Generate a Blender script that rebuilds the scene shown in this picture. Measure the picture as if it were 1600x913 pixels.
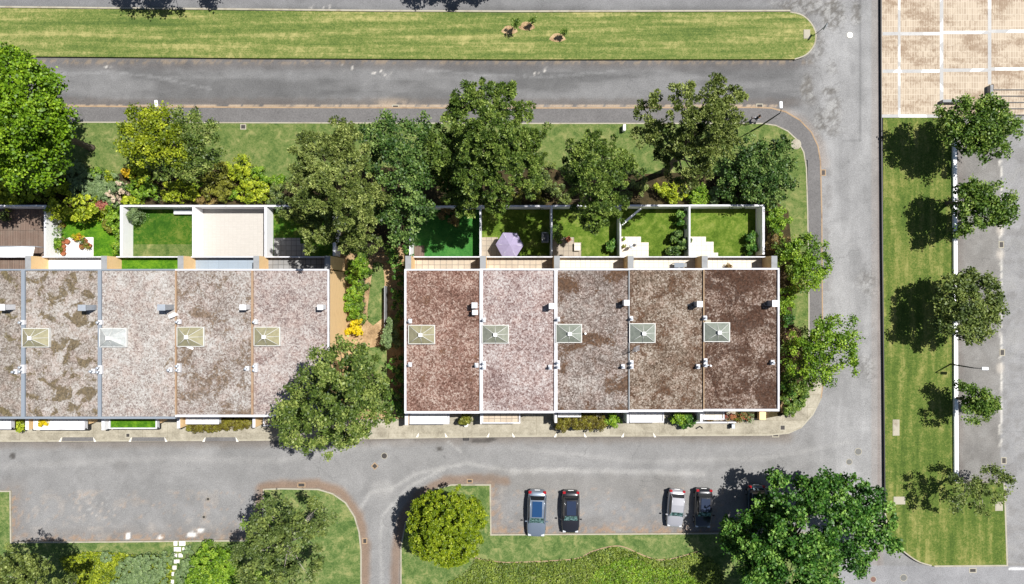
import bpy, bmesh, math, random
import numpy as np
from mathutils import Vector, Matrix

# ------------------------------------------------------------------ camera, sky, sun, exposure
S = bpy.context.scene
for o in list(S.objects):
    bpy.data.objects.remove(o)
COL = S.collection
CAMH = 67.0                      # flying height; 16 photo pixels = 1 m on the ground
cam_d = bpy.data.cameras.new("camera")
cam = bpy.data.objects.new("camera", cam_d)
COL.objects.link(cam)
cam.location = (0, 0, CAMH)
cam_d.sensor_width = 36
cam_d.lens = 36 * CAMH / 100.0
cam_d.clip_start = 1
cam_d.clip_end = 2000
S.camera = cam

SUNV = Vector((0.42, 0.235, 1.0)).normalized()
W = bpy.data.worlds.new("World")
S.world = W
W.use_nodes = True
nt = W.node_tree
nt.nodes.clear()
wo = nt.nodes.new("ShaderNodeOutputWorld")
bg = nt.nodes.new("ShaderNodeBackground")
sk = nt.nodes.new("ShaderNodeTexSky")
sk.sky_type = 'NISHITA'
sk.sun_disc = False
sk.sun_elevation = math.asin(SUNV.z)
sk.sun_rotation = math.atan2(SUNV.x, SUNV.y)
nt.links.new(sk.outputs[0], bg.inputs[0])
bg.inputs[1].default_value = 0.05
nt.links.new(bg.outputs[0], wo.inputs[0])
sun_d = bpy.data.lights.new("sun", 'SUN')
sun_d.energy = 4.9
sun_d.angle = math.radians(0.5)
sun_d.color = (1.0, 0.97, 0.925)
sun = bpy.data.objects.new("sun", sun_d)
COL.objects.link(sun)
sun.rotation_euler = SUNV.to_track_quat('Z', 'Y').to_euler()
sun.location = (0, 0, 120)
S.view_settings.view_transform = 'Standard'
S.view_settings.look = 'None'
S.view_settings.gamma = 1
S.view_settings.exposure = 0.6
S.cycles.max_bounces = 6
S.cycles.diffuse_bounces = 3
S.cycles.glossy_bounces = 3
S.cycles.transmission_bounces = 4
S.cycles.transparent_max_bounces = 6

# ------------------------------------------------------------------ helpers
def P(px, py, z=0.0):
    """world x, y of a point at height z measured at photo pixel px, py"""
    k = (CAMH - z) / CAMH / 16.0
    return ((px - 800) * k, (456.5 - py) * k)

def P3(px, py, z=0.0):
    x, y = P(px, py, z)
    return Vector((x, y, z))

def srgb(r, g, b, k=1.0):
    f = lambda c: ((c / 255 + 0.055) / 1.055) ** 2.4 if c > 10 else c / 255 / 12.92
    return (f(r) * k, f(g) * k, f(b) * k, 1.0)

def tag(o, label=None, cat=None, group=None, kind=None):
    if label: o['label'] = label
    if cat: o['category'] = cat
    if group: o['group'] = group
    if kind: o['kind'] = kind
    return o

def empty(name, loc=(0, 0, 0), rz=0.0, label=None, cat=None, group=None):
    o = bpy.data.objects.new(name, None)
    COL.objects.link(o)
    o.location = loc
    o.rotation_euler = (0, 0, rz)
    o.empty_display_size = 0.3
    return tag(o, label, cat, group)

def link(name, me, mats, parent=None):
    for m in (mats if isinstance(mats, (list, tuple)) else [mats]):
        me.materials.append(m)
    o = bpy.data.objects.new(name, me)
    COL.objects.link(o)
    if parent is not None:
        o.parent = parent
    return o

def copy_tree(o, parent=None):
    c = o.copy()
    COL.objects.link(c)
    c.parent = parent
    for ch in o.children:
        copy_tree(ch, c)
    return c

class MB:
    """collects simple solids into one bmesh"""
    def __init__(s):
        s.bm = bmesh.new()
    def box(s, x0, x1, y0, y1, z0, z1, mi=0, top=None, rz=0.0):
        cx, cy = (x0 + x1) / 2, (y0 + y1) / 2
        c, sn = math.cos(rz), math.sin(rz)
        def q(x, y, z):
            dx, dy = x - cx, y - cy
            return s.bm.verts.new((cx + dx * c - dy * sn, cy + dx * sn + dy * c, z))
        v = [q(*p) for p in ((x0, y0, z0), (x1, y0, z0), (x1, y1, z0), (x0, y1, z0), (x0, y0, z1), (x1, y0, z1), (x1, y1, z1), (x0, y1, z1))]
        for i, f in enumerate(((3, 2, 1, 0), (4, 5, 6, 7), (0, 1, 5, 4), (1, 2, 6, 5), (2, 3, 7, 6), (3, 0, 4, 7))):
            fa = s.bm.faces.new([v[k] for k in f])
            fa.material_index = top if (i == 1 and top is not None) else mi
        return s
    def prism(s, pts, z0, z1, mi=0, top=None):
        n = len(pts)
        a = sum(pts[i][0] * pts[(i + 1) % n][1] - pts[(i + 1) % n][0] * pts[i][1] for i in range(n))
        if a < 0: pts = pts[::-1]
        lo = [s.bm.verts.new((p[0], p[1], z0)) for p in pts]
        hi = [s.bm.verts.new((p[0], p[1], z1)) for p in pts]
        f = s.bm.faces.new(hi); f.material_index = mi if top is None else top
        for i in range(n):
            j = (i + 1) % n
            f = s.bm.faces.new((lo[i], lo[j], hi[j], hi[i])); f.material_index = mi
        return s
    def poly(s, pts, mi=0):
        f = s.bm.faces.new([s.bm.verts.new(p) for p in pts]); f.material_index = mi
        return s
    def tube(s, path, radii, n=8, mi=0, cap=True):
        rings = []
        for i, p in enumerate(path):
            p = Vector(p)
            d = (Vector(path[min(i + 1, len(path) - 1)]) - Vector(path[max(i - 1, 0)]))
            if d.length < 1e-6: d = Vector((0, 0, 1))
            d.normalize()
            a = d.orthogonal().normalized() if abs(d.z) > 0.95 else d.cross(Vector((0, 0, 1))).normalized()
            if abs(d.z) > 0.95: a = (Vector((1, 0, 0)) - d * d.x).normalized()
            b = d.cross(a)
            r = radii[i] if isinstance(radii, (list, tuple)) else radii
            rings.append([s.bm.verts.new(p + a * r * math.cos(2 * math.pi * k / n) + b * r * math.sin(2 * math.pi * k / n)) for k in range(n)])
        for i in range(len(rings) - 1):
            for k in range(n):
                f = s.bm.faces.new((rings[i][k], rings[i][(k + 1) % n], rings[i + 1][(k + 1) % n], rings[i + 1][k]))
                f.material_index = mi; f.smooth = True
        if cap:
            s.bm.faces.new(rings[0][::-1]).material_index = mi
            s.bm.faces.new(rings[-1]).material_index = mi
        return s
    def lathe(s, c, prof, n=20, mi=0):
        rings = []
        for r, z in prof:
            rings.append([s.bm.verts.new((c[0] + r * math.cos(2 * math.pi * k / n), c[1] + r * math.sin(2 * math.pi * k / n), z)) for k in range(n)])
        for i in range(len(rings) - 1):
            for k in range(n):
                f = s.bm.faces.new((rings[i][k], rings[i][(k + 1) % n], rings[i + 1][(k + 1) % n], rings[i + 1][k])); f.material_index = mi
        s.bm.faces.new(rings[-1]).material_index = mi
        s.bm.faces.new(rings[0][::-1]).material_index = mi
        return s
    def build(s, name, mats, parent=None, bevel=0.0):
        if bevel:
            bmesh.ops.bevel(s.bm, geom=list(s.bm.edges), offset=bevel, segments=1, affect='EDGES', clamp_overlap=True)
        bmesh.ops.recalc_face_normals(s.bm, faces=s.bm.faces)
        me = bpy.data.meshes.new(name)
        s.bm.to_mesh(me); s.bm.free()
        return link(name, me, mats, parent)

def smooth_line(pts, closed=False, n=6):
    """Catmull-Rom through 2-D points"""
    out = []
    N = len(pts)
    rng = range(N) if closed else range(N - 1)
    for i in rng:
        g = lambda k: pts[k % N] if closed else pts[max(0, min(N - 1, k))]
        p0, p1, p2, p3 = g(i - 1), g(i), g(i + 1), g(i + 2)
        for j in range(n):
            t = j / n
            out.append(tuple(0.5 * (2 * p1[a] + (p2[a] - p0[a]) * t + (2 * p0[a] - 5 * p1[a] + 4 * p2[a] - p3[a]) * t * t + (3 * p1[a] - p0[a] - 3 * p2[a] + p3[a]) * t ** 3) for a in (0, 1)))
    if not closed: out.append(tuple(pts[-1]))
    return out

def slab(name, pxpts, z0, z1, mat, kind='structure', smooth=False):
    """a sheet of ground with an edge; outline in photo pixels at its own height"""
    if smooth: pxpts = smooth_line(pxpts, True)
    m = MB(); m.prism([P(x, y, z1) for x, y in pxpts], z0, z1)
    o = m.build(name, mat)
    tag(o, kind=kind)
    return o

def ribbon(name, pxpts, w, z0, z1, mat, closed=False, off=0.0):
    """a kerb: a strip of width w metres that follows the line"""
    pts = [Vector(P(x, y, z1)) for x, y in pxpts]
    n = len(pts)
    L, R = [], []
    for i, p in enumerate(pts):
        a = pts[(i - 1) % n] if closed else pts[max(i - 1, 0)]
        b = pts[(i + 1) % n] if closed else pts[min(i + 1, n - 1)]
        d1 = (p - a).normalized() if (p - a).length > 1e-6 else (b - p).normalized()
        d2 = (b - p).normalized() if (b - p).length > 1e-6 else d1
        d = (d1 + d2).normalized()
        nn = Vector((-d.y, d.x))
        k = 1 / max(0.4, nn.dot(Vector((-d1.y, d1.x))))
        L.append(p + nn * (w / 2 + off) * k); R.append(p - nn * (w / 2 - off) * k)
    bm = bmesh.new()
    v = [[bm.verts.new((q.x, q.y, z)) for z in (z0, z1)] for q in L]
    u = [[bm.verts.new((q.x, q.y, z)) for z in (z0, z1)] for q in R]
    for i in range(n if closed else n - 1):
        j = (i + 1) % n
        bm.faces.new((v[i][1], v[j][1], u[j][1], u[i][1]))
        bm.faces.new((v[i][0], v[j][0], v[j][1], v[i][1]))
        bm.faces.new((u[j][0], u[i][0], u[i][1], u[j][1]))
    if not closed:
        bm.faces.new((v[0][0], v[0][1], u[0][1], u[0][0])); bm.faces.new((v[-1][1], v[-1][0], u[-1][0], u[-1][1]))
    bmesh.ops.recalc_face_normals(bm, faces=bm.faces)
    me = bpy.data.meshes.new(name); bm.to_mesh(me); bm.free()
    return tag(link(name, me, mat), kind='structure')

# ------------------------------------------------------------------ materials
class N:
    def __init__(s, name):
        s.m = bpy.data.materials.new(name); s.m.use_nodes = True
        s.t = s.m.node_tree; s.t.nodes.clear()
        s.out = s.t.nodes.new("ShaderNodeOutputMaterial")
        g = s.t.nodes.new("ShaderNodeNewGeometry"); s.pos = g.outputs['Position']; s.geo = g
    def l(s, a, b): s.t.links.new(a, b)
    def set(s, inp, v):
        if hasattr(v, 'is_output') or isinstance(v, bpy.types.NodeSocket): s.l(v, inp)
        else: inp.default_value = v
    def mapped(s, sc=(1, 1, 1), loc=(0, 0, 0)):
        n = s.t.nodes.new("ShaderNodeMapping"); s.l(s.pos, n.inputs[0])
        n.inputs['Scale'].default_value = sc; n.inputs['Location'].default_value = loc
        return n.outputs[0]
    def noise(s, scale, detail=3, rough=0.6, vec=None, sc=None, loc=(0, 0, 0), dist=0.0):
        n = s.t.nodes.new("ShaderNodeTexNoise")
        s.l(vec if vec is not None else s.mapped(sc or (1, 1, 1), loc), n.inputs['Vector'])
        n.inputs['Scale'].default_value = scale; n.inputs['Detail'].default_value = detail
        n.inputs['Roughness'].default_value = rough; n.inputs['Distortion'].default_value = dist
        return n.outputs['Fac']
    def vor(s, scale, loc=(0, 0, 0), feature='F1', out='Color', sc=(1, 1, 1)):
        n = s.t.nodes.new("ShaderNodeTexVoronoi"); n.feature = feature
        s.l(s.mapped(sc, loc), n.inputs['Vector']); n.inputs['Scale'].default_value = scale
        return n.outputs[out]
    def ramp(s, fac, stops, interp='LINEAR'):
        n = s.t.nodes.new("ShaderNodeValToRGB"); n.color_ramp.interpolation = interp
        s.set(n.inputs[0], fac)
        while len(n.color_ramp.elements) < len(stops): n.color_ramp.elements.new(0.5)
        for e, (p, c) in zip(n.color_ramp.elements, stops):
            e.position = p
            e.color = c if isinstance(c, (tuple, list)) else (c, c, c, 1)
        return n.outputs[0]
    def mix(s, fac, a, b, mode='MIX'):
        n = s.t.nodes.new("ShaderNodeMix"); n.data_type = 'RGBA'; n.blend_type = mode
        s.set(n.inputs[0], fac); s.set(n.inputs[6], a); s.set(n.inputs[7], b)
        return n.outputs[2]
    def math(s, op, a, b=0.5):
        n = s.t.nodes.new("ShaderNodeMath"); n.operation = op
        s.set(n.inputs[0], a); s.set(n.inputs[1], b)
        return n.outputs[0]
    def attr(s, name, out='Color'):
        n = s.t.nodes.new("ShaderNodeAttribute"); n.attribute_name = name
        return n.outputs[out]
    def bump(s, h, strength=0.5, dist=0.05):
        n = s.t.nodes.new("ShaderNodeBump"); s.l(h, n.inputs['Height'])
        n.inputs['Strength'].default_value = strength; n.inputs['Distance'].default_value = dist
        return n.outputs[0]
    def princ(s, col, rough=0.9, spec=0.3, metal=0.0, normal=None, coat=0.0, trans=0.0, alpha=None, surface=True):
        n = s.t.nodes.new("ShaderNodeBsdfPrincipled")
        s.set(n.inputs['Base Color'], col); s.set(n.inputs['Roughness'], rough)
        n.inputs['Specular IOR Level'].default_value = spec; n.inputs['Metallic'].default_value = metal
        n.inputs['Coat Weight'].default_value = coat; n.inputs['Coat Roughness'].default_value = 0.05
        n.inputs['Transmission Weight'].default_value = trans
        if normal is not None: s.l(normal, n.inputs['Normal'])
        if surface: s.l(n.outputs[0], s.out.inputs[0])
        return n.outputs[0]

def flat(name, c, rough=0.7, spec=0.3, metal=0.0, var=0.12, scale=3.0, coat=0.0):
    n = N(name)
    f = n.noise(scale, 4, 0.65)
    g = n.noise(scale * 9, 2, 0.6)
    k = n.math('ADD', n.math('MULTIPLY', f, 0.7), n.math('MULTIPLY', g, 0.3))
    lo = tuple(x * (1 - var) for x in c[:3]) + (1,); hi = tuple(min(0.95, x * (1 + var)) for x in c[:3]) + (1,)
    n.princ(n.ramp(k, [(0.3, lo), (0.7, hi)]), rough, spec, metal, coat=coat)
    return n.m

def plaster(name, c, dirt=(0.35, 0.33, 0.3, 1), amt=0.35):
    n = N(name)
    f = n.noise(1.3, 6, 0.7, sc=(1, 1, 2.5)); g = n.noise(22, 3, 0.6)
    col = n.mix(n.ramp(f, [(0.5, 0.0), (0.8, amt)]), c, dirt)
    col = n.mix(n.ramp(g, [(0.3, 0.12), (0.6, 0.0)]), col, (0.2, 0.2, 0.2, 1))
    n.princ(col, 0.85, 0.2, normal=n.bump(g, 0.2, 0.01))
    return n.m

M = {}
M['white'] = plaster('white_plaster', (0.86, 0.86, 0.87, 1), amt=0.15)
M['whitetop'] = plaster('white_coping', (0.60, 0.60, 0.63, 1), (0.2, 0.19, 0.18, 1), 0.75)
M['bluetop'] = plaster('blue_grey_coping', srgb(160, 170, 182, 0.56), (0.3, 0.3, 0.3, 1), 0.3)
M['rusttop'] = plaster('rusty_coping', srgb(190, 160, 130, 0.6), srgb(150, 95, 50, 0.6), 0.9)
M['conc'] = plaster('concrete', srgb(170, 172, 174, 0.62), (0.12, 0.12, 0.12, 1), 0.7)
M['ochre'] = plaster('ochre_render', srgb(244, 208, 156, 0.88), srgb(190, 130, 80, 0.6), 0.3)
M['dark'] = flat('dark_metal', (0.02, 0.02, 0.022, 1), 0.5)
M['steel'] = flat('galvanised_steel', (0.35, 0.38, 0.42, 1), 0.45, 0.5, 0.3)
M['whitepaint'] = flat('white_paint', (0.78, 0.78, 0.78, 1), 0.5)
M['ventwhite'] = plaster('dusty_white_metal', (0.58, 0.58, 0.6, 1), (0.2, 0.2, 0.2, 1), 0.6)
M['skyframe'] = flat('skylight_frame', (0.55, 0.55, 0.53, 1), 0.5)
M['kerb'] = plaster('kerb_concrete', srgb(205, 198, 178, 0.55), srgb(140, 120, 90, 0.5), 0.8)
M['kerbochre'] = plaster('ochre_kerb', srgb(205, 175, 140, 0.5), srgb(130, 105, 90, 0.5), 0.9)
M['window'] = flat('window_glass', (0.03, 0.04, 0.05, 1), 0.08, 0.6)
M['wood_door'] = flat('door_wood', (0.16, 0.08, 0.04, 1), 0.5)
M['bark'] = flat('bark', (0.11, 0.085, 0.065, 1), 0.9, var=0.4, scale=6)
M['palebark'] = flat('pale_bark', (0.38, 0.34, 0.30, 1), 0.9, var=0.3, scale=6)
M['terracotta'] = flat('terracotta', srgb(180, 110, 75, 0.6), 0.8)
M['soil_dark'] = flat('planter_soil', (0.06, 0.045, 0.03, 1), 0.95, var=0.4, scale=9)
M['redlamp'] = flat('tail_lamp_plastic', (0.28, 0.008, 0.012, 1), 0.2, 0.6, coat=0.5)
M['clearlamp'] = flat('headlamp_plastic', (0.5, 0.52, 0.55, 1), 0.15, 0.6, coat=0.5)
M['tyre'] = flat('tyre_rubber', (0.015, 0.015, 0.016, 1), 0.9)
M['rim'] = flat('wheel_rim', (0.35, 0.36, 0.38, 1), 0.35, 0.5, 0.7)

def lawn_mat(name, dark, mid, pale, stripe=None, ssc=1.0, straw=0.5, loc=(0, 0, 0)):
    n = N(name)
    big = n.noise(0.32, 5, 0.6, loc=loc)
    med = n.noise(1.6, 5, 0.68, loc=loc, dist=0.4)
    fine = n.noise(11, 3, 0.75, loc=loc)
    if stripe == 'x': st = n.noise(1.0, 5, 0.62, sc=(0.09, 1.7 * ssc, 1), loc=loc)
    elif stripe == 'y': st = n.noise(1.0, 5, 0.62, sc=(1.35 * ssc, 0.16, 1), loc=loc)
    else: st = n.noise(0.9, 4, 0.6, loc=(5, 9, 2), dist=1.0)
    ws = 0.54 if stripe == 'x' else 0.44
    k = n.math('ADD', n.math('MULTIPLY', st, ws), n.math('ADD', n.math('MULTIPLY', big, 0.62 - ws), n.math('ADD', n.math('MULTIPLY', med, 0.2), n.math('MULTIPLY', fine, 0.18))))
    gr = n.t.nodes.new("ShaderNodeSeparateColor"); n.l(n.vor(9.0, loc=loc), gr.inputs[0])
    k = n.math('ADD', k, n.math('MULTIPLY', n.math('SUBTRACT', gr.outputs[0], 0.5), 0.10))
    col = n.ramp(k, [(0.38, dark), (0.48, mid), (0.59, pale)])
    s2 = n.math('MULTIPLY', n.math('ADD', st, med), 0.5)
    col = n.mix(n.ramp(s2, [(0.54, 0.0), (0.66, straw)]), col, srgb(205, 196, 130, 0.62))
    f2 = n.noise(26, 2, 0.8, loc=loc)
    col = n.mix(n.ramp(f2, [(0.30, 0.5), (0.52, 0.0)]), col, (0.012, 0.03, 0.006, 1))
    n.princ(col, 0.95, 0.1, normal=n.bump(fine, 0.6, 0.06))
    return n.m

G = lambda r, g, b, k=0.62: srgb(r * 0.97 + 6, g * 0.96, b * 0.9 + 12, k)
M['lawn_island'] = lawn_mat('island_grass', G(88, 118, 50), G(120, 145, 66), G(165, 172, 100), 'x', 1.0, 0.8)
M['lawn_north'] = lawn_mat('north_lawn_grass', G(78, 112, 46), G(112, 140, 66), G(140, 155, 88), None, 1.0, 0.35)
M['lawn_east'] = lawn_mat('east_lawn_grass', G(76, 106, 36), G(100, 130, 48), G(146, 156, 78), 'y', 1.1, 0.35)
M['lawn_south'] = lawn_mat('south_lawn_grass', G(76, 112, 48), G(108, 140, 68), G(148, 164, 98), None, 1.0, 0.35)
M['lawn_garden'] = lawn_mat('garden_grass', G(74, 108, 20), G(98, 134, 34), G(132, 158, 58), None, 1.0, 0.15)
M['lawn_turf'] = lawn_mat('artificial_turf', G(50, 122, 44), G(66, 142, 54), G(86, 158, 66), None, 1.0, 0.0)
M['lawn_bright'] = lawn_mat('bright_garden_grass', G(60, 118, 12), G(84, 144, 20), G(118, 172, 30), None, 1.0, 0.0)
M['lawn_deep'] = lawn_mat('deep_green_garden_grass', G(48, 98, 14), G(68, 118, 22), G(112, 140, 44), None, 1.0, 0.1)

def soil_mat(name, a, b, c):
    n = N(name)
    k = n.math('ADD', n.math('MULTIPLY', n.noise(0.9, 6, 0.7), 0.6), n.math('MULTIPLY', n.noise(9, 4, 0.75), 0.4))
    n.princ(n.ramp(k, [(0.36, a), (0.5, b), (0.63, c)]), 0.95, 0.1, normal=n.bump(n.noise(9, 4, 0.7), 0.7, 0.08))
    return n.m
M['soil'] = soil_mat('bed_soil', G(48, 44, 28), G(70, 70, 36), G(105, 92, 60))
M['path_soil'] = soil_mat('bare_earth', srgb(150, 124, 92, .5), srgb(196, 164, 124, .58), srgb(222, 194, 152, .62))

def stone_mat(name, base, joint, sx, sy, var=0.10, jw=0.035, dirt=0.3, dcol=(0.2, 0.18, 0.15, 1)):
    """paving of sx by sy metre slabs"""
    n = N(name)
    b = n.t.nodes.new("ShaderNodeTexBrick"); n.l(n.pos, b.inputs['Vector'])
    b.inputs['Scale'].default_value = 1.0
    b.inputs['Brick Width'].default_value = sx; b.inputs['Row Height'].default_value = sy
    b.inputs['Mortar Size'].default_value = jw; b.inputs['Mortar Smooth'].default_value = 0.3
    b.offset = 0.0
    b.inputs['Color1'].default_value = tuple(x * (1 + var) for x in base[:3]) + (1,)
    b.inputs['Color2'].default_value = tuple(x * (1 - var) for x in base[:3]) + (1,)
    b.inputs['Mortar'].default_value = joint
    f = n.noise(1.4, 6, 0.7)
    col = n.mix(n.ramp(f, [(0.48, 0.0), (0.72, dirt)]), b.outputs['Color'], dcol)
    g = n.noise(18, 3, 0.7)
    col = n.mix(n.ramp(g, [(0.3, 0.25), (0.55, 0.0)]), col, dcol)
    n.princ(col, 0.85, 0.2, normal=n.bump(g, 0.2, 0.01))
    return n.m
M['tile_cream'] = stone_mat('cream_tile', (0.62, 0.57, 0.49, 1), (0.4, 0.36, 0.3, 1), 0.45, 0.45, 0.04, 0.02, 0.15)
M['tile_beige'] = stone_mat('beige_tile', (0.46, 0.38, 0.29, 1), (0.22, 0.19, 0.16, 1), 0.55, 0.5, 0.12, 0.03, 0.3)
M['tile_white'] = stone_mat('white_tile', (0.72, 0.71, 0.69, 1), (0.5, 0.48, 0.45, 1), 0.6, 0.6, 0.03, 0.02, 0.08)
M['tile_grey'] = stone_mat('grey_tile', (0.22, 0.22, 0.22, 1), (0.1, 0.1, 0.1, 1), 0.5, 0.5, 0.12, 0.03, 0.3)
M['tile_blue'] = stone_mat('blue_grey_tile', srgb(175, 190, 205, 0.6), srgb(150, 165, 180, 0.6), 0.9, 0.9, 0.03, 0.01, 0.1)
M['patio_stone'] = stone_mat('sandy_patio', (0.33, 0.28, 0.22, 1), (0.2, 0.17, 0.14, 1), 0.5, 0.5, 0.1, 0.03, 0.3)
M['pave_fine'] = stone_mat('fine_beige_paving', (0.43, 0.405, 0.375, 1), (0.39, 0.37, 0.34, 1), 0.4, 0.16, 0.03, 0.02, 0.06)
M['deck'] = stone_mat('wood_deck', srgb(140, 118, 105, 0.58), srgb(85, 70, 62, 0.5), 0.16, 3.0, 0.14, 0.02, 0.35)
M['step_white'] = flat('white_step_stone', (0.68, 0.66, 0.60, 1), 0.8, var=0.08)

def plaza_mat():
    n = N('plaza_paving')
    b = n.t.nodes.new("ShaderNodeTexBrick"); n.l(n.pos, b.inputs['Vector'])
    b.inputs['Brick Width'].default_value = 0.24; b.inputs['Row Height'].default_value = 0.6; b.offset = 0.0
    b.inputs['Scale'].default_value = 1
    b.inputs['Mortar Size'].default_value = 0.03; b.inputs['Mortar Smooth'].default_value = 0.4
    b.inputs['Color1'].default_value = srgb(230, 212, 188, 0.52); b.inputs['Color2'].default_value = srgb(214, 194, 170, 0.48)
    b.inputs['Mortar'].default_value = srgb(236, 222, 200, 0.55)
    f = n.noise(0.3, 6, 0.75, sc=(0.8, 1.6, 1)); g = n.noise(3.5, 5, 0.85, sc=(3.0, 0.7, 1))
    k = n.math('ADD', n.math('MULTIPLY', f, 0.6), n.math('MULTIPLY', g, 0.4))
    col = n.mix(n.ramp(k, [(0.49, 0.0), (0.57, 0.75)]), b.outputs['Color'], srgb(158, 132, 108, 0.55))
    col = n.mix(n.ramp(n.noise(2.2, 6, 0.8, loc=(4, 8, 0)), [(0.60, 0.0), (0.70, 0.6)]), col, srgb(110, 95, 70, 0.5))
    n.princ(col, 0.9, 0.2)
    return n.m
M['plaza'] = plaza_mat()

def strip_mat():
    n = N('plaza_band')
    f = n.vor(0.55, out='Color', sc=(1, 1, 0.01)); r = n.t.nodes.new("ShaderNodeSeparateColor"); n.l(f, r.inputs[0])
    g = n.noise(3, 5, 0.7)
    col = n.mix(n.ramp(r.outputs[0], [(0.5, 0.0), (0.56, 1.0)]), (0.36, 0.355, 0.345, 1), (0.60, 0.59, 0.57, 1))
    col = n.mix(n.ramp(g, [(0.45, 0.0), (0.7, 0.4)]), col, (0.25, 0.25, 0.25, 1))
    n.princ(col, 0.8, 0.2)
    return n.m
M['plazaband'] = strip_mat()

def asphalt(name, base=None, tintattr=True, grain=0.36, cracks=0.0):
    n = N(name)
    g1 = n.noise(13, 1, 0.5); g2 = n.noise(5, 5, 0.8); g3 = n.noise(0.55, 6, 0.65, dist=0.6)
    k = n.math('ADD', n.math('MULTIPLY', g1, 0.45), n.math('ADD', n.math('MULTIPLY', g2, 0.25), n.math('MULTIPLY', g3, 0.30)))
    mult = n.ramp(k, [(0.34, 1 - grain), (0.5, 1.0), (0.66, 1 + grain)])
    col = n.mix(1.0, n.attr('paint') if tintattr else base, mult, 'MULTIPLY')
    sp = n.vor(3.2, out='Distance'); rr = n.ramp(sp, [(0.03, 0.7), (0.06, 0.0)])
    sel = n.ramp(n.noise(0.7, 3, 0.6, loc=(3, 3, 3)), [(0.56, 0.0), (0.62, 1.0)])
    col = n.mix(n.math('MULTIPLY', rr, sel), col, (0.5, 0.48, 0.45, 1))
    cr = n.t.nodes.new("ShaderNodeTexVoronoi"); cr.feature = 'DISTANCE_TO_EDGE'
    mp = n.t.nodes.new("ShaderNodeVectorMath"); mp.operation = 'ADD'
    nz = n.t.nodes.new("ShaderNodeTexNoise"); nz.inputs['Scale'].default_value = 1.2; nz.inputs['Detail'].default_value = 5; n.l(n.pos, nz.inputs['Vector'])
    n.l(n.pos, mp.inputs[0]); n.l(nz.outputs['Color'], mp.inputs[1]); n.l(mp.outputs[0], cr.inputs['Vector']); cr.inputs['Scale'].default_value = 0.17
    ck = n.ramp(cr.outputs['Distance'], [(0.0, 0.35), (0.006, 0.0)])
    cs = n.ramp(n.noise(0.25, 2, 0.5, loc=(9, 1, 0)), [(0.5, 0.0), (0.6, 1.0)])
    col = n.mix(n.math('MULTIPLY', ck, cs), col, (0.05, 0.05, 0.05, 1))
    if tintattr:
        c2 = n.t.nodes.new("ShaderNodeTexVoronoi"); c2.feature = 'DISTANCE_TO_EDGE'; n.l(mp.outputs[0], c2.inputs['Vector']); c2.inputs['Scale'].default_value = 1.9
        col = n.mix(n.math('MULTIPLY', n.ramp(c2.outputs['Distance'], [(0.01, 0.34), (0.07, 0.0)]), n.attr('paint', 'Alpha')), col, (0.055, 0.052, 0.05, 1))
    n.princ(col, 0.92, 0.25, normal=n.bump(g1, 0.35, 0.02))
    return n.m
M['asphalt'] = asphalt('asphalt')
M['walk_dark'] = asphalt('dark_footpath', (0.125, 0.12, 0.118, 1), False, 0.3)
M['walk_light'] = None

def conc_walk():
    n = N('pale_concrete_footpath')
    f = n.noise(0.8, 6, 0.7, dist=0.5); g = n.noise(7, 5, 0.8); h = n.noise(30, 2, 0.7)
    k = n.math('ADD', n.math('MULTIPLY', f, 0.5), n.math('ADD', n.math('MULTIPLY', g, 0.3), n.math('MULTIPLY', h, 0.2)))
    col = n.ramp(k, [(0.36, srgb(150, 142, 124, 0.55)), (0.5, srgb(196, 188, 168, 0.56)), (0.62, srgb(222, 214, 194, 0.57))])
    b = n.t.nodes.new("ShaderNodeTexBrick"); n.l(n.pos, b.inputs['Vector']); b.offset = 0
    b.inputs['Scale'].default_value = 1; b.inputs['Brick Width'].default_value = 2.4; b.inputs['Row Height'].default_value = 1.25
    b.inputs['Mortar Size'].default_value = 0.02
    b.inputs['Color1'].default_value = (1, 1, 1, 1); b.inputs['Color2'].default_value = (0.84, 0.84, 0.84, 1); b.inputs['Mortar'].default_value = (0.62, 0.6, 0.56, 1)
    n.princ(n.mix(0.8, col, b.outputs['Color'], 'MULTIPLY'), 0.9, 0.2)
    return n.m
M['walk_light'] = conc_walk()

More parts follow.
